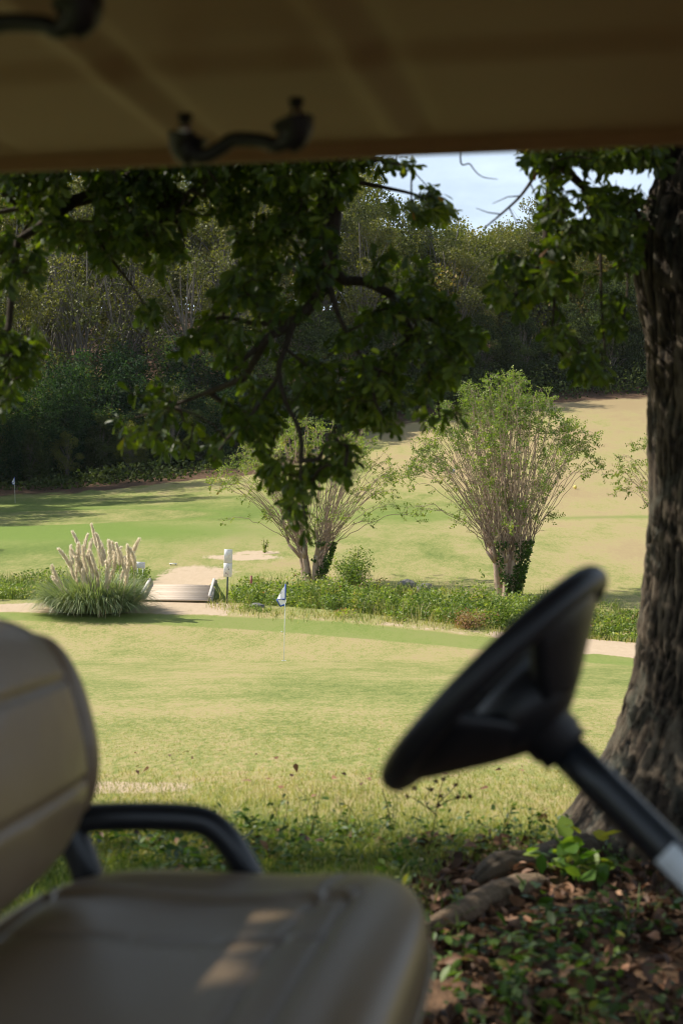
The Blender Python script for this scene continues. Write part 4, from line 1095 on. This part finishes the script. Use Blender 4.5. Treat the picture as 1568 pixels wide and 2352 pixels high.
def flag(u, v, y, label, rz=0):
    x = U(u, y); zb = float(H(x, y)); k = .00102
    root = thing('golf_flag', label, 'flag', (x, y, zb), 'golf flags marking the holes', rz)
    root.rotation_euler = (0, math.radians(1.1), rz)
    mb = MB(); mb.tube([(0, 0, -.1), (0, 0, 1.0), (0, 0, 2.12)], [.011, .010, .008], 8); mb.build('pole', M['white'], root, True)
    c = lambda px, py, yy=0: ((px - 478) * k, yy, (2225 - py) * k)
    mb = MB(); mb.tube([c(482, 575), c(482, 400), c(482, 165)], .021, 10); mb.build('sleeve', M['blue'], root, True)
    cl = MB()
    cl.add([c(470, 195, -.01), c(470, 560, -.02), c(360, 575, -.10), c(258, 572, .02), c(330, 420, .05), c(410, 280, .03)], [[[0, 1, 2, 4], ], ], .4)
    cl.add([c(470, 195, -.01), c(330, 420, .05), c(410, 280, .03)], [[[0, 1, 2]]], .4)
    cl.add([c(360, 575, -.10), c(258, 572, .02), c(330, 420, .05)], [[[0, 1, 2]]], .6)
    cl.add([c(275, 590, .03), c(460, 585, .05), c(462, 695, .02), c(358, 738, .06), c(300, 640, .05)], [[[0, 1, 2, 3]]], .2)
    cl.add([c(275, 590, .03), c(358, 738, .06), c(300, 640, .05)], [[[0, 1, 2]]], .2)
    cl.add([c(480, 570, .03), c(505, 570, .05), c(500, 668, .05), c(482, 672, .03)], [[[0, 1, 2, 3]]], .2)
    cloth = cl.build('cloth', M['cloth'], root)
    bd = MB()
    def strip(p, q, w=.014, yy=0): bd.tube([p, q], w, 4)
    strip(c(470, 560, -.025), c(360, 560, -.10), .010); strip(c(360, 560, -.10), c(252, 580, .0), .011)
    strip(c(252, 585, .02), c(350, 768, .06), .016); strip(c(350, 768, .06), c(468, 715, .03), .019); strip(c(468, 580, -.02), c(405, 582, -.03), .012)
    bd.build('border', M['blue'], cloth)
    em = MB(); em.tube([c(362, 360, -.03), c(382, 382, -.05), c(366, 395, -.05), c(372, 420, -.06)], .010, 4); em.build('emblem', M['inkdark'], cloth)
    cup = MB(); a = np.linspace(0, 2 * PI, 17); cup.tube(np.stack([.06 * np.cos(a), .06 * np.sin(a), 0 * a + .002], -1), .006, 5); cup.build('cup_rim', M['inkgrey'], root)
    return root
f1 = flag(652, 1520, 39, 'white golf flag with blue border standing on the near green')
x2, y2 = U(35.5, 116), 116
f2 = dup(f1, (x2, y2, float(H(x2, y2))), 0, 1, 'small distant golf flag on the far green in front of the bamboo')
f2.rotation_euler = (0, math.radians(-1.5), .2)

def at_ground(u, v):
    x, y = G(u, v); return x, y, float(H(x, y))
x, y, z = at_ground(577, 1344)
root = thing('hazard_stake', 'short red stake in the grass right of the white sign', 'stake', (x, y, z))
mb = MB(); mb.tube([(0, 0, -.1), (0, 0, .40)], [.05, .05], 10); mb.tube([(0, 0, .40), (0, 0, .42)], [.05, .02], 10); o = mb.build('post', M['redpaint'], root)
x, y, z = at_ground(398, 1298)
root = thing('tee_marker', 'flat white slab lying in the grass beyond the bridge', 'marker', (x, y, z)); root.rotation_euler = (0, .03, -.05)
mb = MB(); mb.box((0, 0, .07), (.34, .2, .035)); mb.build('slab', M['white'], root); [MB().box((fx, 0, .025), (.05, .15, .06)).build('foot', M['rail'], root) for fx in (-.12, .12)]

def rock(label, u, y, sx, sy, sz, seed, dz=0):
    n1, n2 = 24, 36; th = np.linspace(0, PI, n1); ph = np.linspace(0, 2 * PI, n2, endpoint=False)
    T, Ph = np.meshgrid(th, ph, indexing='ij'); d = np.stack([np.sin(T) * np.cos(Ph), np.sin(T) * np.sin(Ph), np.cos(T)], -1)
    q = .7 + .6 * fbm(d[..., 0] * 1.6 + seed, d[..., 1] * 1.6, d[..., 2] * 1.6, seed, 4)
    V = d * q[..., None] * (sx, sy, sz)
    I = np.arange(n1 - 1)[:, None] * n2; J = np.arange(n2)[None]; K = (J + 1) % n2
    Fq = np.stack([I + J, I + n2 + J, I + n2 + K, I + K], -1).reshape(-1, 4)
    x = U(u, y); o = mesh_obj('rock', V.reshape(-1, 3), [Fq], M['rock'], None, True); o.location = (x, y, float(H(x, y)) + dz); tag(o, label, 'rock'); return o
rock('grey rock in the weeds between the two crape myrtles', 935, 56.5, .45, .3, .32, 3, .15)
rock('smaller grey rock just right of its twin in the weeds', 978, 56.0, .38, .3, .24, 5, .12)
rock('bluish grey stone half buried left of the near flag', 590, 51.6, .28, .2, .12, 8, .05)

x, y, z = at_ground(1042, 1094)
root = thing('framed_sign', 'small white board in a thin dark frame seen through the large crape myrtle', 'sign', (x, y, z)); s = y / F
mb = MB(); mb.box((-8 * s, 0, 9 * s), (.04, .05, 18 * s)); mb.box((8 * s, 0, 9 * s), (.04, .05, 18 * s)); mb.box((0, 0, 18.5 * s), (17 * s, .06, .06)); mb.build('frame', M['greenmetal'], root)
p = rounded_panel(9 * s, 10 * s, .05, .1).build('board', M['signwhite'], root); p.location = (-2 * s, 0, 11 * s)
mb = MB(); a = np.linspace(.1, 2.9, 10); mb.tube(np.stack([2.8 * s * np.cos(a), 0 * a - .03, 2.8 * s * np.sin(a) - 2 * s], -1), .04, 5); mb.build('symbol', M['inkdark'], p)
x, y, z = at_ground(1320, 1124)
n1 = 14; root = thing('yellow_marker', 'round yellow marker on the dry slope behind the large crape myrtle', 'marker', (x, y, z))
mb = MB(); a = np.linspace(0, PI, 9); pts = np.stack([0 * a, 0 * a, .16 - .14 * np.cos(a)], -1); mb.tube(pts, .14 * np.sin(a) + .002, 14); mb.build('ball', M['yellow'], root, True)
mb = MB(); mb.tube([(0, 0, -.2), (0, 0, .03)], .02, 6); mb.build('spike', M['greenmetal'], root)
x, y, z = at_ground(647, 1453)
mb = MB(); a = np.linspace(0, PI, 9); mb.tube(np.stack([0 * a, 0 * a, .024 - .0215 * np.cos(a)], -1), .0215 * np.sin(a) + .0003, 12)
o = mb.build('golf_ball', M['white'], None, True); o.location = (x, y, z); tag(o, 'white golf ball lying at the back of the near green', 'golf ball')

# ================================================================== NEAR PLANTS
def near_plant(name, label, base, pts, leaves, mat, lsize, stemr=.003, heads=(), cat='plant', wide=1.2):
    root = thing(name, label, cat, base); b = Vector(base); ms = MB(); r = np.random.default_rng(int(abs(base[0]) * 1000) + 3)
    paths = []
    for s in pts:
        pp = smooth_path([Vector(q) - b for q in s], 5); ms.tube(pp, np.linspace(stemr, stemr * .5, len(pp)), 5); paths.append(pp)
    ms.build('stem', M['culm'], root, True)
    pos, D = [], []
    for pp in paths:
        for k in range(leaves):
            q = pp[int(r.uniform(.2, 1) * (len(pp) - 1))]; pos.append(q + r.normal(0, lsize * .25, 3)); D.append(r.normal(0, 1, 3) * (1, 1, .5) + (0, 0, .15))
    N = len(pos)
    V, Fq = scatter(*SMALLLEAF, np.array(pos), frames(np.array(D), upbias=.5), r.uniform(.6, 1.2, N) * lsize, r.uniform(.8, 1.2, N) * wide)
    mesh_obj('leaves', V, [Fq], M[mat], root, False, {'rnd': np.repeat(r.uniform(.1, 1, N), len(SMALLLEAF[0]))})
    if heads:
        for (hp, hr) in heads:
            mh = MB()
            c = Vector(hp) - b; n = 26; d = r.normal(size=(n, 3)); V, Fq = scatter(QUAD[0], QUAD[1], np.repeat([list(c)], n, 0), frames(d), hr * 1.3, np.full(n, .5)); mh.add(V, [Fq], .1)
            mh.build('seed_head', M['litter'] if name != 'dandelion' else M['plume'], root)
    return root
yb_ = 5.35
hp = [P(1018, 1790, yb_), P(1012, 1830, yb_), P(935, 1828, yb_), P(952, 1812, yb_), P(1046, 1802, yb_), P(1050, 1830, yb_), P(1080, 1829, yb_), P(1005, 1850, yb_), P(990, 1812, yb_), P(1000, 1795, yb_)]
B0 = P(985, 1965, yb_); B0.z = float(H(B0.x, B0.y))
near_plant('tall_weed', 'tall thin weed with dark seed heads under the steering wheel', tuple(B0),
           [[B0, P(995, 1900, yb_), P(1005, 1840, yb_), hp[0]], [P(1000, 1870, yb_), P(960, 1840, yb_), hp[2]], [P(1002, 1855, yb_), P(1040, 1835, yb_), hp[6]], [P(1000, 1872, yb_), P(975, 1840, yb_), hp[8]], [P(1005, 1845, yb_), P(1030, 1822, yb_), hp[4]]],
           4, 'leaf_ground', .025, .0022, [(p, .010) for p in hp])
B1 = P(1310, 1975, 4.85); B1.z = float(H(B1.x, B1.y))
pl = [[B1, P(1290, 1950, 4.8), P(1275, 1928, 4.75)], [B1, P(1320, 1945, 4.8), P(1335, 1925, 4.8)], [B1, P(1350, 1960, 4.85), P(1400, 1950, 4.9)], [B1, P(1270, 1975, 4.8), P(1228, 1968, 4.75)], [B1, P(1330, 1990, 4.7), P(1385, 2020, 4.6)], [B1, P(1350, 1985, 4.8), P(1440, 1975, 4.8)]]
near_plant('broadleaf_seedling', 'leafy seedling with bright yellow green leaves at the foot of the oak', tuple(B1), pl, 11, 'leaf_plant', .075, .003, wide=1.5)
for (u, v, yy, lb) in ((1225, 2010, 4.5, 'small pale green seedling beside the bare oak root'), (1370, 2105, 4.1, 'drooping seedling in the leaf litter below the leafy one')):
    B = P(u, v, yy); B.z = float(H(B.x, B.y))
    near_plant('seedling', lb, tuple(B), [[B, B + Vector((.02, 0, .06)), B + Vector((.0, .02, .14))], [B, B + Vector((-.02, 0, .05)), B + Vector((-.05, .02, .10))]], 4, 'leaf_plant', .06, .002)
B = P(966, 2010, 5.0); B.z = float(H(B.x, B.y)); hpd = P(965, 1980, 5.0)
near_plant('dandelion', 'single white dandelion clock left of the oak root', tuple(B), [[B, (B + hpd) / 2, hpd]], 3, 'leaf_ground', .03, .0015, [(hpd, .014), (hpd, .014)])
r = np.random.default_rng(9)
for k, (u, v, lb) in enumerate([(712, 1935, 'bare dry weed stalk right of the armrest'), (640, 1930, 'thin dry twig leaning in the straw grass'), (1150, 1925, 'leafy weed at the lit edge of the shade'), (800, 1925, 'wispy weed in front of the straw grass'), (1230, 1925, 'leafy weed stalk close to the oak base'), (900, 1930, 'short weed between the dry stalks')]):
    yy = 5.55; B = P(u, v, yy); B.z = float(H(B.x, B.y)); h = r.uniform(.12, .22)
    seqs = [[B, B + Vector((r.uniform(-.03, .03), 0, h * .5)), B + Vector((r.uniform(-.06, .06), 0, h))] for _ in range(4)]
    near_plant('weed', lb, tuple(B), seqs, 7 if k in (2, 4) else 2, 'leaf_ground', .03, .0016)

# ================================================================== GOLF CART
YAW = math.radians(-9.6)
cart = thing('golf_cart', 'beige golf cart seen from its side, roof, bench seat and steering wheel framing the view', 'golf cart', (0, 1.6, 0), None, YAW)
fw = Vector((math.cos(YAW), math.sin(YAW), 0)); lt = Vector((-math.sin(YAW), math.cos(YAW), 0))
def L(p):
    """world point to cart coordinates"""
    d = Vector(p) - Vector((0, 1.6, 0)); return Vector((d.dot(fw), d.dot(lt), d.z))
def LP(u, v, y): return L(P(u, v, y))

def roof():
    ns, nt = 300, 200
    s = np.linspace(-.87, 1.15, ns); t = np.linspace(-.62, .46, nt)
    S, T = np.meshgrid(s, t)
    z = np.full_like(S, 1.792)
    e = .46 - T; e2 = T + .62; es = np.minimum(S + .87, 1.15 - S)
    z -= .012 * sstep(.035, .0, e) + .022 * sstep(.05, 0, e2) + .03 * sstep(.06, 0, es)        # hanging lip
    z -= .004 * sstep(.03, .015, e)
    z += .007 * sstep(.36, .46, e) * sstep(.10, .2, e2) * sstep(.05, .2, es)                   # raised middle
    for c in (-.305, .0, -.61, .62):                                                              # cross channels
        cc = c + .012 * np.sin(T * 5)
        z -= .0055 * np.exp(-((S - cc) / .018) ** 2) * sstep(.03, .10, e)
        z += .004 * np.exp(-((S - cc - .045) / .016) ** 2) * sstep(.03, .10, e)
    top = 1.835 + .05 * np.clip(1 - (T + .08) ** 2 / .3, 0, 1) + .0 * S - .03 * sstep(.05, 0, np.minimum(np.minimum(e, e2), es))
    V = np.concatenate([np.stack([S, T, z], -1).reshape(-1, 3), np.stack([S, T, top], -1).reshape(-1, 3)])
    I = np.arange(nt - 1)[:, None] * ns; J = np.arange(ns - 1)[None]; n = ns * nt
    lo = np.stack([I + J, I + ns + J, I + ns + J + 1, I + J + 1], -1).reshape(-1, 4)
    hi = lo[:, ::-1] + n
    b = [k for k in range(ns)] + [k * ns + ns - 1 for k in range(1, nt)] + [(nt - 1) * ns + k for k in range(ns - 2, -1, -1)] + [k * ns for k in range(nt - 2, 0, -1)]
    m = len(b); side = [[b[i], b[(i + 1) % m], b[(i + 1) % m] + n, b[i] + n] for i in range(m)]
    o = mesh_obj('roof', V, [lo, hi, side], M['beige'], cart, True)
    return o
rf = roof()

def handle(A, B, name='grab_handle'):
    """A, B: world positions of the two feet; the bar sags between them"""
    A, B = L(A), L(B); ax = (B - A).normalized(); mb = MB(); dn = Vector((0, 0, -1))
    la = (A + B) / 2
    pts = [A + dn * -.004 + ax * .0, A + dn * .012 + ax * .010, A + dn * .022 + ax * .026, A + dn * .014 + ax * .05, A + (B - A) * .45 + dn * .006, B + dn * .012 - ax * .045, B + dn * .020 - ax * .026, B + dn * .010 - ax * .006, B - dn * .004]
    pts = smooth_path(pts, 6)
    n = len(pts); tt = np.linspace(0, 1, n)
    rad = .0095 + .0055 * (sstep(.27, .1, tt) + sstep(.73, .9, tt))
    mb.tube(pts, rad, 12)
    for c, s in ((A, -1), (B, 1)):
        q = [c + Vector((0, 0, .006)) - ax * .004 * s, c + Vector((0, 0, -.008)) - ax * .002 * s, c + Vector((0, 0, -.022)) - ax * .014 * s]
        mb.tube(smooth_path(q, 4), np.linspace(.027, .015, 9), 12)
    h = mb.build(name, M['black'], cart, True)
    for c, s in ((A, -1), (B, 1)):
        k = MB(); k.tube([c + Vector((0, 0, .022)), c + Vector((0, 0, .018)), c + Vector((0, 0, .004))], [.006, .009, .009], 12); k.build('bolt', M['steel'], h, True)
        k = MB(); k.tube([c + Vector((0, 0, .034)), c + Vector((0, 0, .026)), c + Vector((0, 0, .02))], [.010, .008, .007], 14); k.build('mounting_post', M['black'], h, True)
    return h
handle(P(425, 325, 1.79), P(680, 291, 1.735))
handle(P(-140, 60, 1.44), P(188, 14, 1.385))
# posts that carry the roof (outside the frame)
for s_ in (-.80, 1.08):
    for t_ in (-.50, .40):
        mb = MB(); mb.tube([(s_ - .0, t_, .5), (s_, t_, 1.2), (s_ - .02 * np.sign(s_), t_, 1.80)], .016, 10); mb.build('roof_post', M['blacktube'], cart, True)

# ---- pillow-like pads
def pad(name, fs, ft, fz, n=(60, 60), mat='vinyl', parent=cart, power=.22, seams=(), smoothf=True):
    pass
def superbox(c, half, p=(4, 4), nu=96, nv=64):
    """superellipsoid: rounded cushion; p = exponents (plan, section)"""
    a = np.linspace(-PI, PI, nu, endpoint=False); b = np.linspace(-PI / 2, PI / 2, nv)
    A, B = np.meshgrid(a, b)
    f = lambda w, e: np.sign(w) * np.abs(w) ** (2 / e)
    x = half[0] * f(np.cos(B), p[1]) * f(np.cos(A), p[0]); y = half[1] * f(np.cos(B), p[1]) * f(np.sin(A), p[0]); z = half[2] * f(np.sin(B), p[1])
    V = np.stack([x, y, z], -1)
    I = np.arange(nv - 1)[:, None] * nu; J = np.arange(nu)[None]; K = (J + 1) % nu
    Fq = np.stack([I + J, I + K, I + nu + K, I + nu + J], -1).reshape(-1, 4)
    return V, Fq
# seat cushion: plan is a rounded rectangle, far edge at t=.27
SEAT = dict(c=(-.165, -.21, .753), h=(.262, .50, .072))
def seat():
    # grid-shaped cushion: top surface height over a rounded plan, plus sides
    nu, nv = 220, 260
    V, Fq = superbox(None, SEAT['h'], (4.2, 2.6), 260, 120)
    V = V.reshape(-1, 3); x, y, z = V[:, 0].copy(), V[:, 1].copy(), V[:, 2].copy()
    hx, hy, hz = SEAT['h']
    up = z > 0
    w = sstep(0, .03, z)
    inner = np.maximum(np.abs(x) / hx, 0)
    z += w * (-.014 * np.exp(-((x + .02) / .13) ** 2) * sstep(hy, hy * .55, np.abs(y)))            # sat-in hollow
    z += w * .016 * sstep(.05, .22, x)                                                              # raised front roll
    for c in (.115,): z -= w * .006 * np.exp(-((x - c - .03 * (y / hy) ** 2) / .006) ** 2) * sstep(hy * .9, hy * .8, np.abs(y))
    xx = x + .02; pan = sstep(.30, .27, y + .5 * xx * xx) * sstep(.20, .17, np.abs(xx))
    z -= w * .006 * pan
    for c in (.285, .12): z -= w * .004 * np.exp(-((y - c + .5 * xx * xx) / .006) ** 2) * sstep(.20, .18, np.abs(xx))
    z += w * .004 * np.exp(-((y - .302 + .5 * xx * xx) / .007) ** 2) * sstep(.21, .19, np.abs(xx))
    z -= w * .006 * np.exp(-((np.abs(xx) - .185) / .006) ** 2) * sstep(.31, .29, y)

    z = np.where(~up, np.maximum(z * 1.0, -hz), z)
    z += (fbm(x * 5, y * 5, 0, 5, 2) - .5) * .005 * w
    V = np.stack([x, y, z], -1) + np.array(SEAT['c'])
    mesh_obj('seat_cushion', V, [Fq], M['vinyl'], cart, True)
    mb = MB(); a = np.linspace(0, 2 * PI, 80)
    f = lambda w, e: np.sign(w) * np.abs(w) ** (2 / e)
    pts = np.stack([hx * 1.005 * f(np.cos(a), 4.2), hy * 1.005 * f(np.sin(a), 4.2), 0 * a - .012], -1) + np.array(SEAT['c'])
    mb.tube(pts, .0045, 6, cap=False); mb.build('piping', M['vinyl'], cart.children[-1], True)
seat()
def backrest():
    # front face looks along +s; outline in (t, z) is a rounded rectangle
    nu = 220; nv = 120
    V, Fq = superbox(None, (.46, .172, .078), (2.6, 2.4), 220, 120)   # x: across (t), y: height, z: depth (front +)
    V = V.reshape(-1, 3); x, y, z = V[:, 0].copy(), V[:, 1].copy(), V[:, 2].copy()
    w = sstep(0, .03, z)
    for c in (.055, -.075): z -= w * .006 * np.exp(-((y - c) / .005) ** 2) * sstep(.36, .34, np.abs(x))
    z -= w * .007 * np.exp(-((np.abs(x) - .355) / .006) ** 2) * sstep(.16, .14, np.abs(y))
    z += w * .010 * sstep(.355, .38, np.abs(x)) * sstep(.46, .42, np.abs(x))
    z += (fbm(x * 9, y * 9, 0, 6, 3) - .5) * .006 * w
    tilt = math.radians(15)
    s = z * math.cos(tilt) - y * math.sin(tilt); zz = y * math.cos(tilt) + z * math.sin(tilt)
    W = np.stack([s, x, zz], -1) + np.array(BK)
    o = mesh_obj('backrest', W, [Fq[:, ::-1]], M['vinyl'], cart, True)
BK = (-.426, -.180, .984)
backrest()
# arm rest / hip restraint at the far end of the bench
mb = MB(); ya = 1.93
pts = smooth_path([LP(120, 1896, ya), LP(200, 1880, ya), LP(300, 1876, ya), LP(420, 1879, ya), LP(475, 1890, ya), LP(518, 1925, ya), LP(552, 1975, ya), LP(590, 2050, ya), LP(610, 2130, ya)], 8)
mb.tube(pts, .0200, 16)
mb.build('arm_rest', M['blacktube'], cart, True)
mb = MB(); pts = smooth_path([LP(150, 1890, ya), LP(170, 1930, ya), LP(192, 1980, ya), LP(215, 2050, ya), LP(240, 2130, ya)], 6)
mb.tube(pts, .0225, 16); mb.build('arm_rest_bracket', M['blacktube'], cart, True)

# ---- steering wheel and column
wc = P(1137, 1560, 1.62)
wax = Vector((.69, -.26, -.69)).normalized()       # from the wheel down the column
def basis(n):
    a = n.cross(Vector((0, 1, 0))).normalized(); b = n.cross(a).normalized(); return a, b
wa, wb = basis(wax)
def lathe(prof, c, n, seg=96, fn=None):
    a_, b_ = basis(n); V = []
    for (r_, h_) in prof:
        for k in range(seg):
            a = 2 * PI * k / seg; rr = r_ * (fn(a, r_) if fn else 1)
            V.append(L(Vector(c) + n * h_ + (a_ * math.cos(a) + b_ * math.sin(a)) * rr))
    m = len(prof); q = []
    for i in range(m - 1):
        for k in range(seg): q.append([i * seg + k, i * seg + (k + 1) % seg, (i + 1) * seg + (k + 1) % seg, (i + 1) * seg + k])
    return np.array([list(v) for v in V]), np.array(q)
wheel = thing('steering_wheel', None, None); wheel.parent = cart
a = np.linspace(0, 2 * PI, 97)
mb = MB(); pts = [L(wc + (wa * math.cos(t) + wb * math.sin(t)) * .158) for t in a]
V, Fq, _ = tube(pts, .0165, 18); mb.add(V, [Fq]); mb.build('rim', M['black'], wheel, True)
# spokes: three broad webs dishing back to the hub, with a cover plate
for k in range(3):
    ac = k * 2 * PI / 3 + .5; w = .62; V = []; na, nr2 = 14, 16
    for side in (0, 1):
        for i in range(nr2):
            f = i / (nr2 - 1); rr = .152 * (1 - f) + .03 * f; h = np.interp(rr, [.03, .072, .09, .135, .16], [.083, .066, .055, .028, .004])
            h = h - side * (.012 + .012 * f)
            for j in range(na):
                g_ = (j / (na - 1) - .5) * 2; aa = ac + g_ * w * (1 + .35 * (f))
                V.append(L(wc + wax * (h - .004 * g_ * g_) + (wa * math.cos(aa) + wb * math.sin(aa)) * rr))
    n = nr2 * na; q = []
    for i in range(nr2 - 1):
        for j in range(na - 1):
            b = i * na + j; q.append([b, b + 1, b + na + 1, b + na]); q.append([n + b, n + b + na, n + b + na + 1, n + b + 1])
    bd = [j for j in range(na)] + [i * na + na - 1 for i in range(1, nr2)] + [(nr2 - 1) * na + j for j in range(na - 2, -1, -1)] + [i * na for i in range(nr2 - 2, 0, -1)]
    for i in range(len(bd)): q.append([bd[i], bd[i] + n, bd[(i + 1) % len(bd)] + n, bd[(i + 1) % len(bd)]])
    mesh_obj('spoke', np.array([list(v) for v in V]), [np.array(q)], M['black'], wheel, True)
V, Fq = lathe([(.001, .012), (.06, .014), (.075, .03), (.076, .05), (.072, .064), (.05, .076), (.034, .084), (.034, .098), (.031, .10), (.031, .112), (.02, .114)], wc, wax)
mesh_obj('hub', V, [Fq], M['black'], wheel, True)
mb = MB(); c0_ = wc + wax * .10; c1_ = wc + wax * .78
colp = [L(c0_ + (c1_ - c0_) * t) for t in np.linspace(0, 1, 12)]
mb.tube(colp, np.linspace(.0215, .0245, 12), 24)
colm = mb.build('steering_column', M['blacktube'], cart, True)
# silver label wrapped on the side of the column that faces the camera
sd = (Vector((0, -1, 0)) - wax * (-wax.y)).normalized(); sb = wax.cross(sd)
V = []; n1_, n2_ = 10, 12
for i in range(n1_):
    for j in range(n2_):
        a_ = math.radians(-38 + 76 * j / (n2_ - 1) + 6); rr = .0215 + .003 * ((.30 + .16 * i / 9) / .68) + .0012
        V.append(L(c0_ + wax * (.160 + .150 * i / (n1_ - 1)) + (sd * math.cos(a_) + sb * math.sin(a_)) * rr))
q = [[i * n2_ + j, i * n2_ + j + 1, (i + 1) * n2_ + j + 1, (i + 1) * n2_ + j] for i in range(n1_ - 1) for j in range(n2_ - 1)]
mesh_obj('sticker', np.array([list(v) for v in V]), [np.array(q)], M['sticker'], colm, True)

# ---- the rest of the cart, outside the frame: body, floor, cowl, wheels
def hull(name, prof, t0, t1, mat):
    m = len(prof); V = [(s, t0, z) for s, z in prof] + [(s, t1, z) for s, z in prof]
    mb = MB(); mb.add(V, [[[i, (i + 1) % m, m + (i + 1) % m, m + i] for i in range(m)]]); mb.f.setdefault(m, []).append(np.array([list(range(m)), list(range(2 * m - 1, m - 1, -1))]))
    return mb.build(name, M[mat], cart)
hull('body', [(-1.05, .38), (.02, .38), (.04, .62), (-.42, .66), (-1.0, .70), (-1.12, .62)], -.60, .27, 'beige')
hull('floor', [(.04, .26), (.78, .26), (.78, .30), (.04, .30)], -.60, .38, 'rubber')
hull('cowl', [(.78, .24), (1.25, .30), (1.30, .50), (1.05, .74), (.80, .82), (.70, .80), (.70, .70), (.80, .5)], -.58, .40, 'beige')
for s_ in (-.70, 1.02):
    for t_ in (-.55, .38):
        root = thing('wheel', None, None); root.parent = cart; root.location = (s_, t_, .215)
        mb = MB(); a = np.linspace(0, 2 * PI, 33); mb.tube(np.stack([.155 * np.cos(a), 0 * a, .155 * np.sin(a)], -1), .062, 12, cap=False); mb.build('tyre', M['rubber'], root, True)
        mb = MB(); mb.tube([(0, -.04, 0), (0, .04, 0)], .10, 20); mb.build('rim', M['steel'], root)

# ================================================================== HAZE
hz = MB(); hz.box((0, 160, 40), (900, 720, 100)); hzo = hz.build('haze', None); tag(hzo, kind='stuff', label='faint autumn haze in the air over the course')
hm = NT('haze_air'); vol = hm.new('ShaderNodeVolumePrincipled'); vol.inputs['Color'].default_value = (.86, .92, 1, 1); vol.inputs['Density'].default_value = .00005; vol.inputs['Anisotropy'].default_value = .2
hm.link(vol.outputs[0], hm.out.inputs['Volume']); hzo.data.materials.append(hm.m)

# ================================================================== LIGHT
SUN_EL = math.radians(46); AZ = math.radians(15)       # AZ: how far behind the left the sun stands
to_sun = Vector((-math.cos(AZ) * math.cos(SUN_EL), math.sin(AZ) * math.cos(SUN_EL), math.sin(SUN_EL)))
sl = bpy.data.lights.new('sun', 'SUN'); sl.energy = 4.8; sl.angle = math.radians(.53); sl.color = (1.0, .93, .80)
so = bpy.data.objects.new('sun', sl); COL.objects.link(so); so.rotation_euler = to_sun.to_track_quat('Z', 'Y').to_euler(); so.location = (-30, 10, 40)
w = bpy.data.worlds.new('World'); SC.world = w; w.use_nodes = True
nt = w.node_tree; nt.nodes.clear()
out = nt.nodes.new('ShaderNodeOutputWorld'); bg = nt.nodes.new('ShaderNodeBackground'); sky = nt.nodes.new('ShaderNodeTexSky')
sky.sky_type = 'NISHITA'; sky.sun_disc = False; sky.sun_elevation = SUN_EL; sky.sun_rotation = math.atan2(to_sun.x, to_sun.y)
sky.air_density = 1.0; sky.dust_density = 1.6
tc = nt.nodes.new('ShaderNodeTexCoord'); mp = nt.nodes.new('ShaderNodeMapping'); mp.inputs['Scale'].default_value = (2.2, 2.2, 7)
nz = nt.nodes.new('ShaderNodeTexNoise'); nz.inputs['Scale'].default_value = 2.6; nz.inputs['Detail'].default_value = 6; nz.inputs['Roughness'].default_value = .6
rp = nt.nodes.new('ShaderNodeValToRGB'); rp.color_ramp.elements[0].position = .30; rp.color_ramp.elements[1].position = .70; rp.color_ramp.elements[0].color = (.5, .5, .5, 1); rp.color_ramp.elements[1].color = (.95, .95, .95, 1)
mx = nt.nodes.new('ShaderNodeMix'); mx.data_type = 'RGBA'; mx.inputs[7].default_value = (10.6, 12.6, 15.0, 1)
nt.links.new(tc.outputs['Generated'], mp.inputs[0]); nt.links.new(mp.outputs[0], nz.inputs['Vector']); nt.links.new(nz.outputs['Fac'], rp.inputs['Fac'])
sx = nt.nodes.new('ShaderNodeSeparateXYZ'); nt.links.new(tc.outputs['Generated'], sx.inputs[0])
lowsky = nt.nodes.new('ShaderNodeMapRange'); lowsky.inputs['From Min'].default_value = .30; lowsky.inputs['From Max'].default_value = .60; lowsky.inputs['To Min'].default_value = 1; lowsky.inputs['To Max'].default_value = .12
nt.links.new(sx.outputs['Z'], lowsky.inputs['Value'])
ml = nt.nodes.new('ShaderNodeMath'); ml.operation = 'MULTIPLY'; nt.links.new(rp.outputs['Color'], ml.inputs[0]); nt.links.new(lowsky.outputs['Result'], ml.inputs[1])
nt.links.new(ml.outputs[0], mx.inputs[0]); nt.links.new(sky.outputs[0], mx.inputs[6]); nt.links.new(mx.outputs[2], bg.inputs['Color'])
bg.inputs['Strength'].default_value = .072
nt.links.new(bg.outputs[0], out.inputs['Surface'])

# ================================================================== CAMERA
cd = bpy.data.cameras.new('camera'); cam = bpy.data.objects.new('camera', cd); COL.objects.link(cam)
cam.location = (0, 0, CAMZ); cam.rotation_euler = (PI / 2, 0, 0)
cd.sensor_fit = 'VERTICAL'; cd.sensor_height = 36; cd.sensor_width = 24; cd.lens = 36 * F / 2352
cd.shift_y = -26 / 2352; cd.clip_start = .05; cd.clip_end = 2000
cd.dof.use_dof = True; cd.dof.focus_distance = 60; cd.dof.aperture_fstop = 4.5
SC.camera = cam
SC.view_settings.view_transform = 'Standard'; SC.view_settings.look = 'None'; SC.view_settings.exposure = .45; SC.view_settings.gamma = 1
SC.render.film_transparent = False
SC.cycles.max_bounces = 6; SC.cycles.diffuse_bounces = 3; SC.cycles.transmission_bounces = 3; SC.cycles.glossy_bounces = 2
SC.cycles.use_denoising = True
SC.cycles.filter_width = 1.15
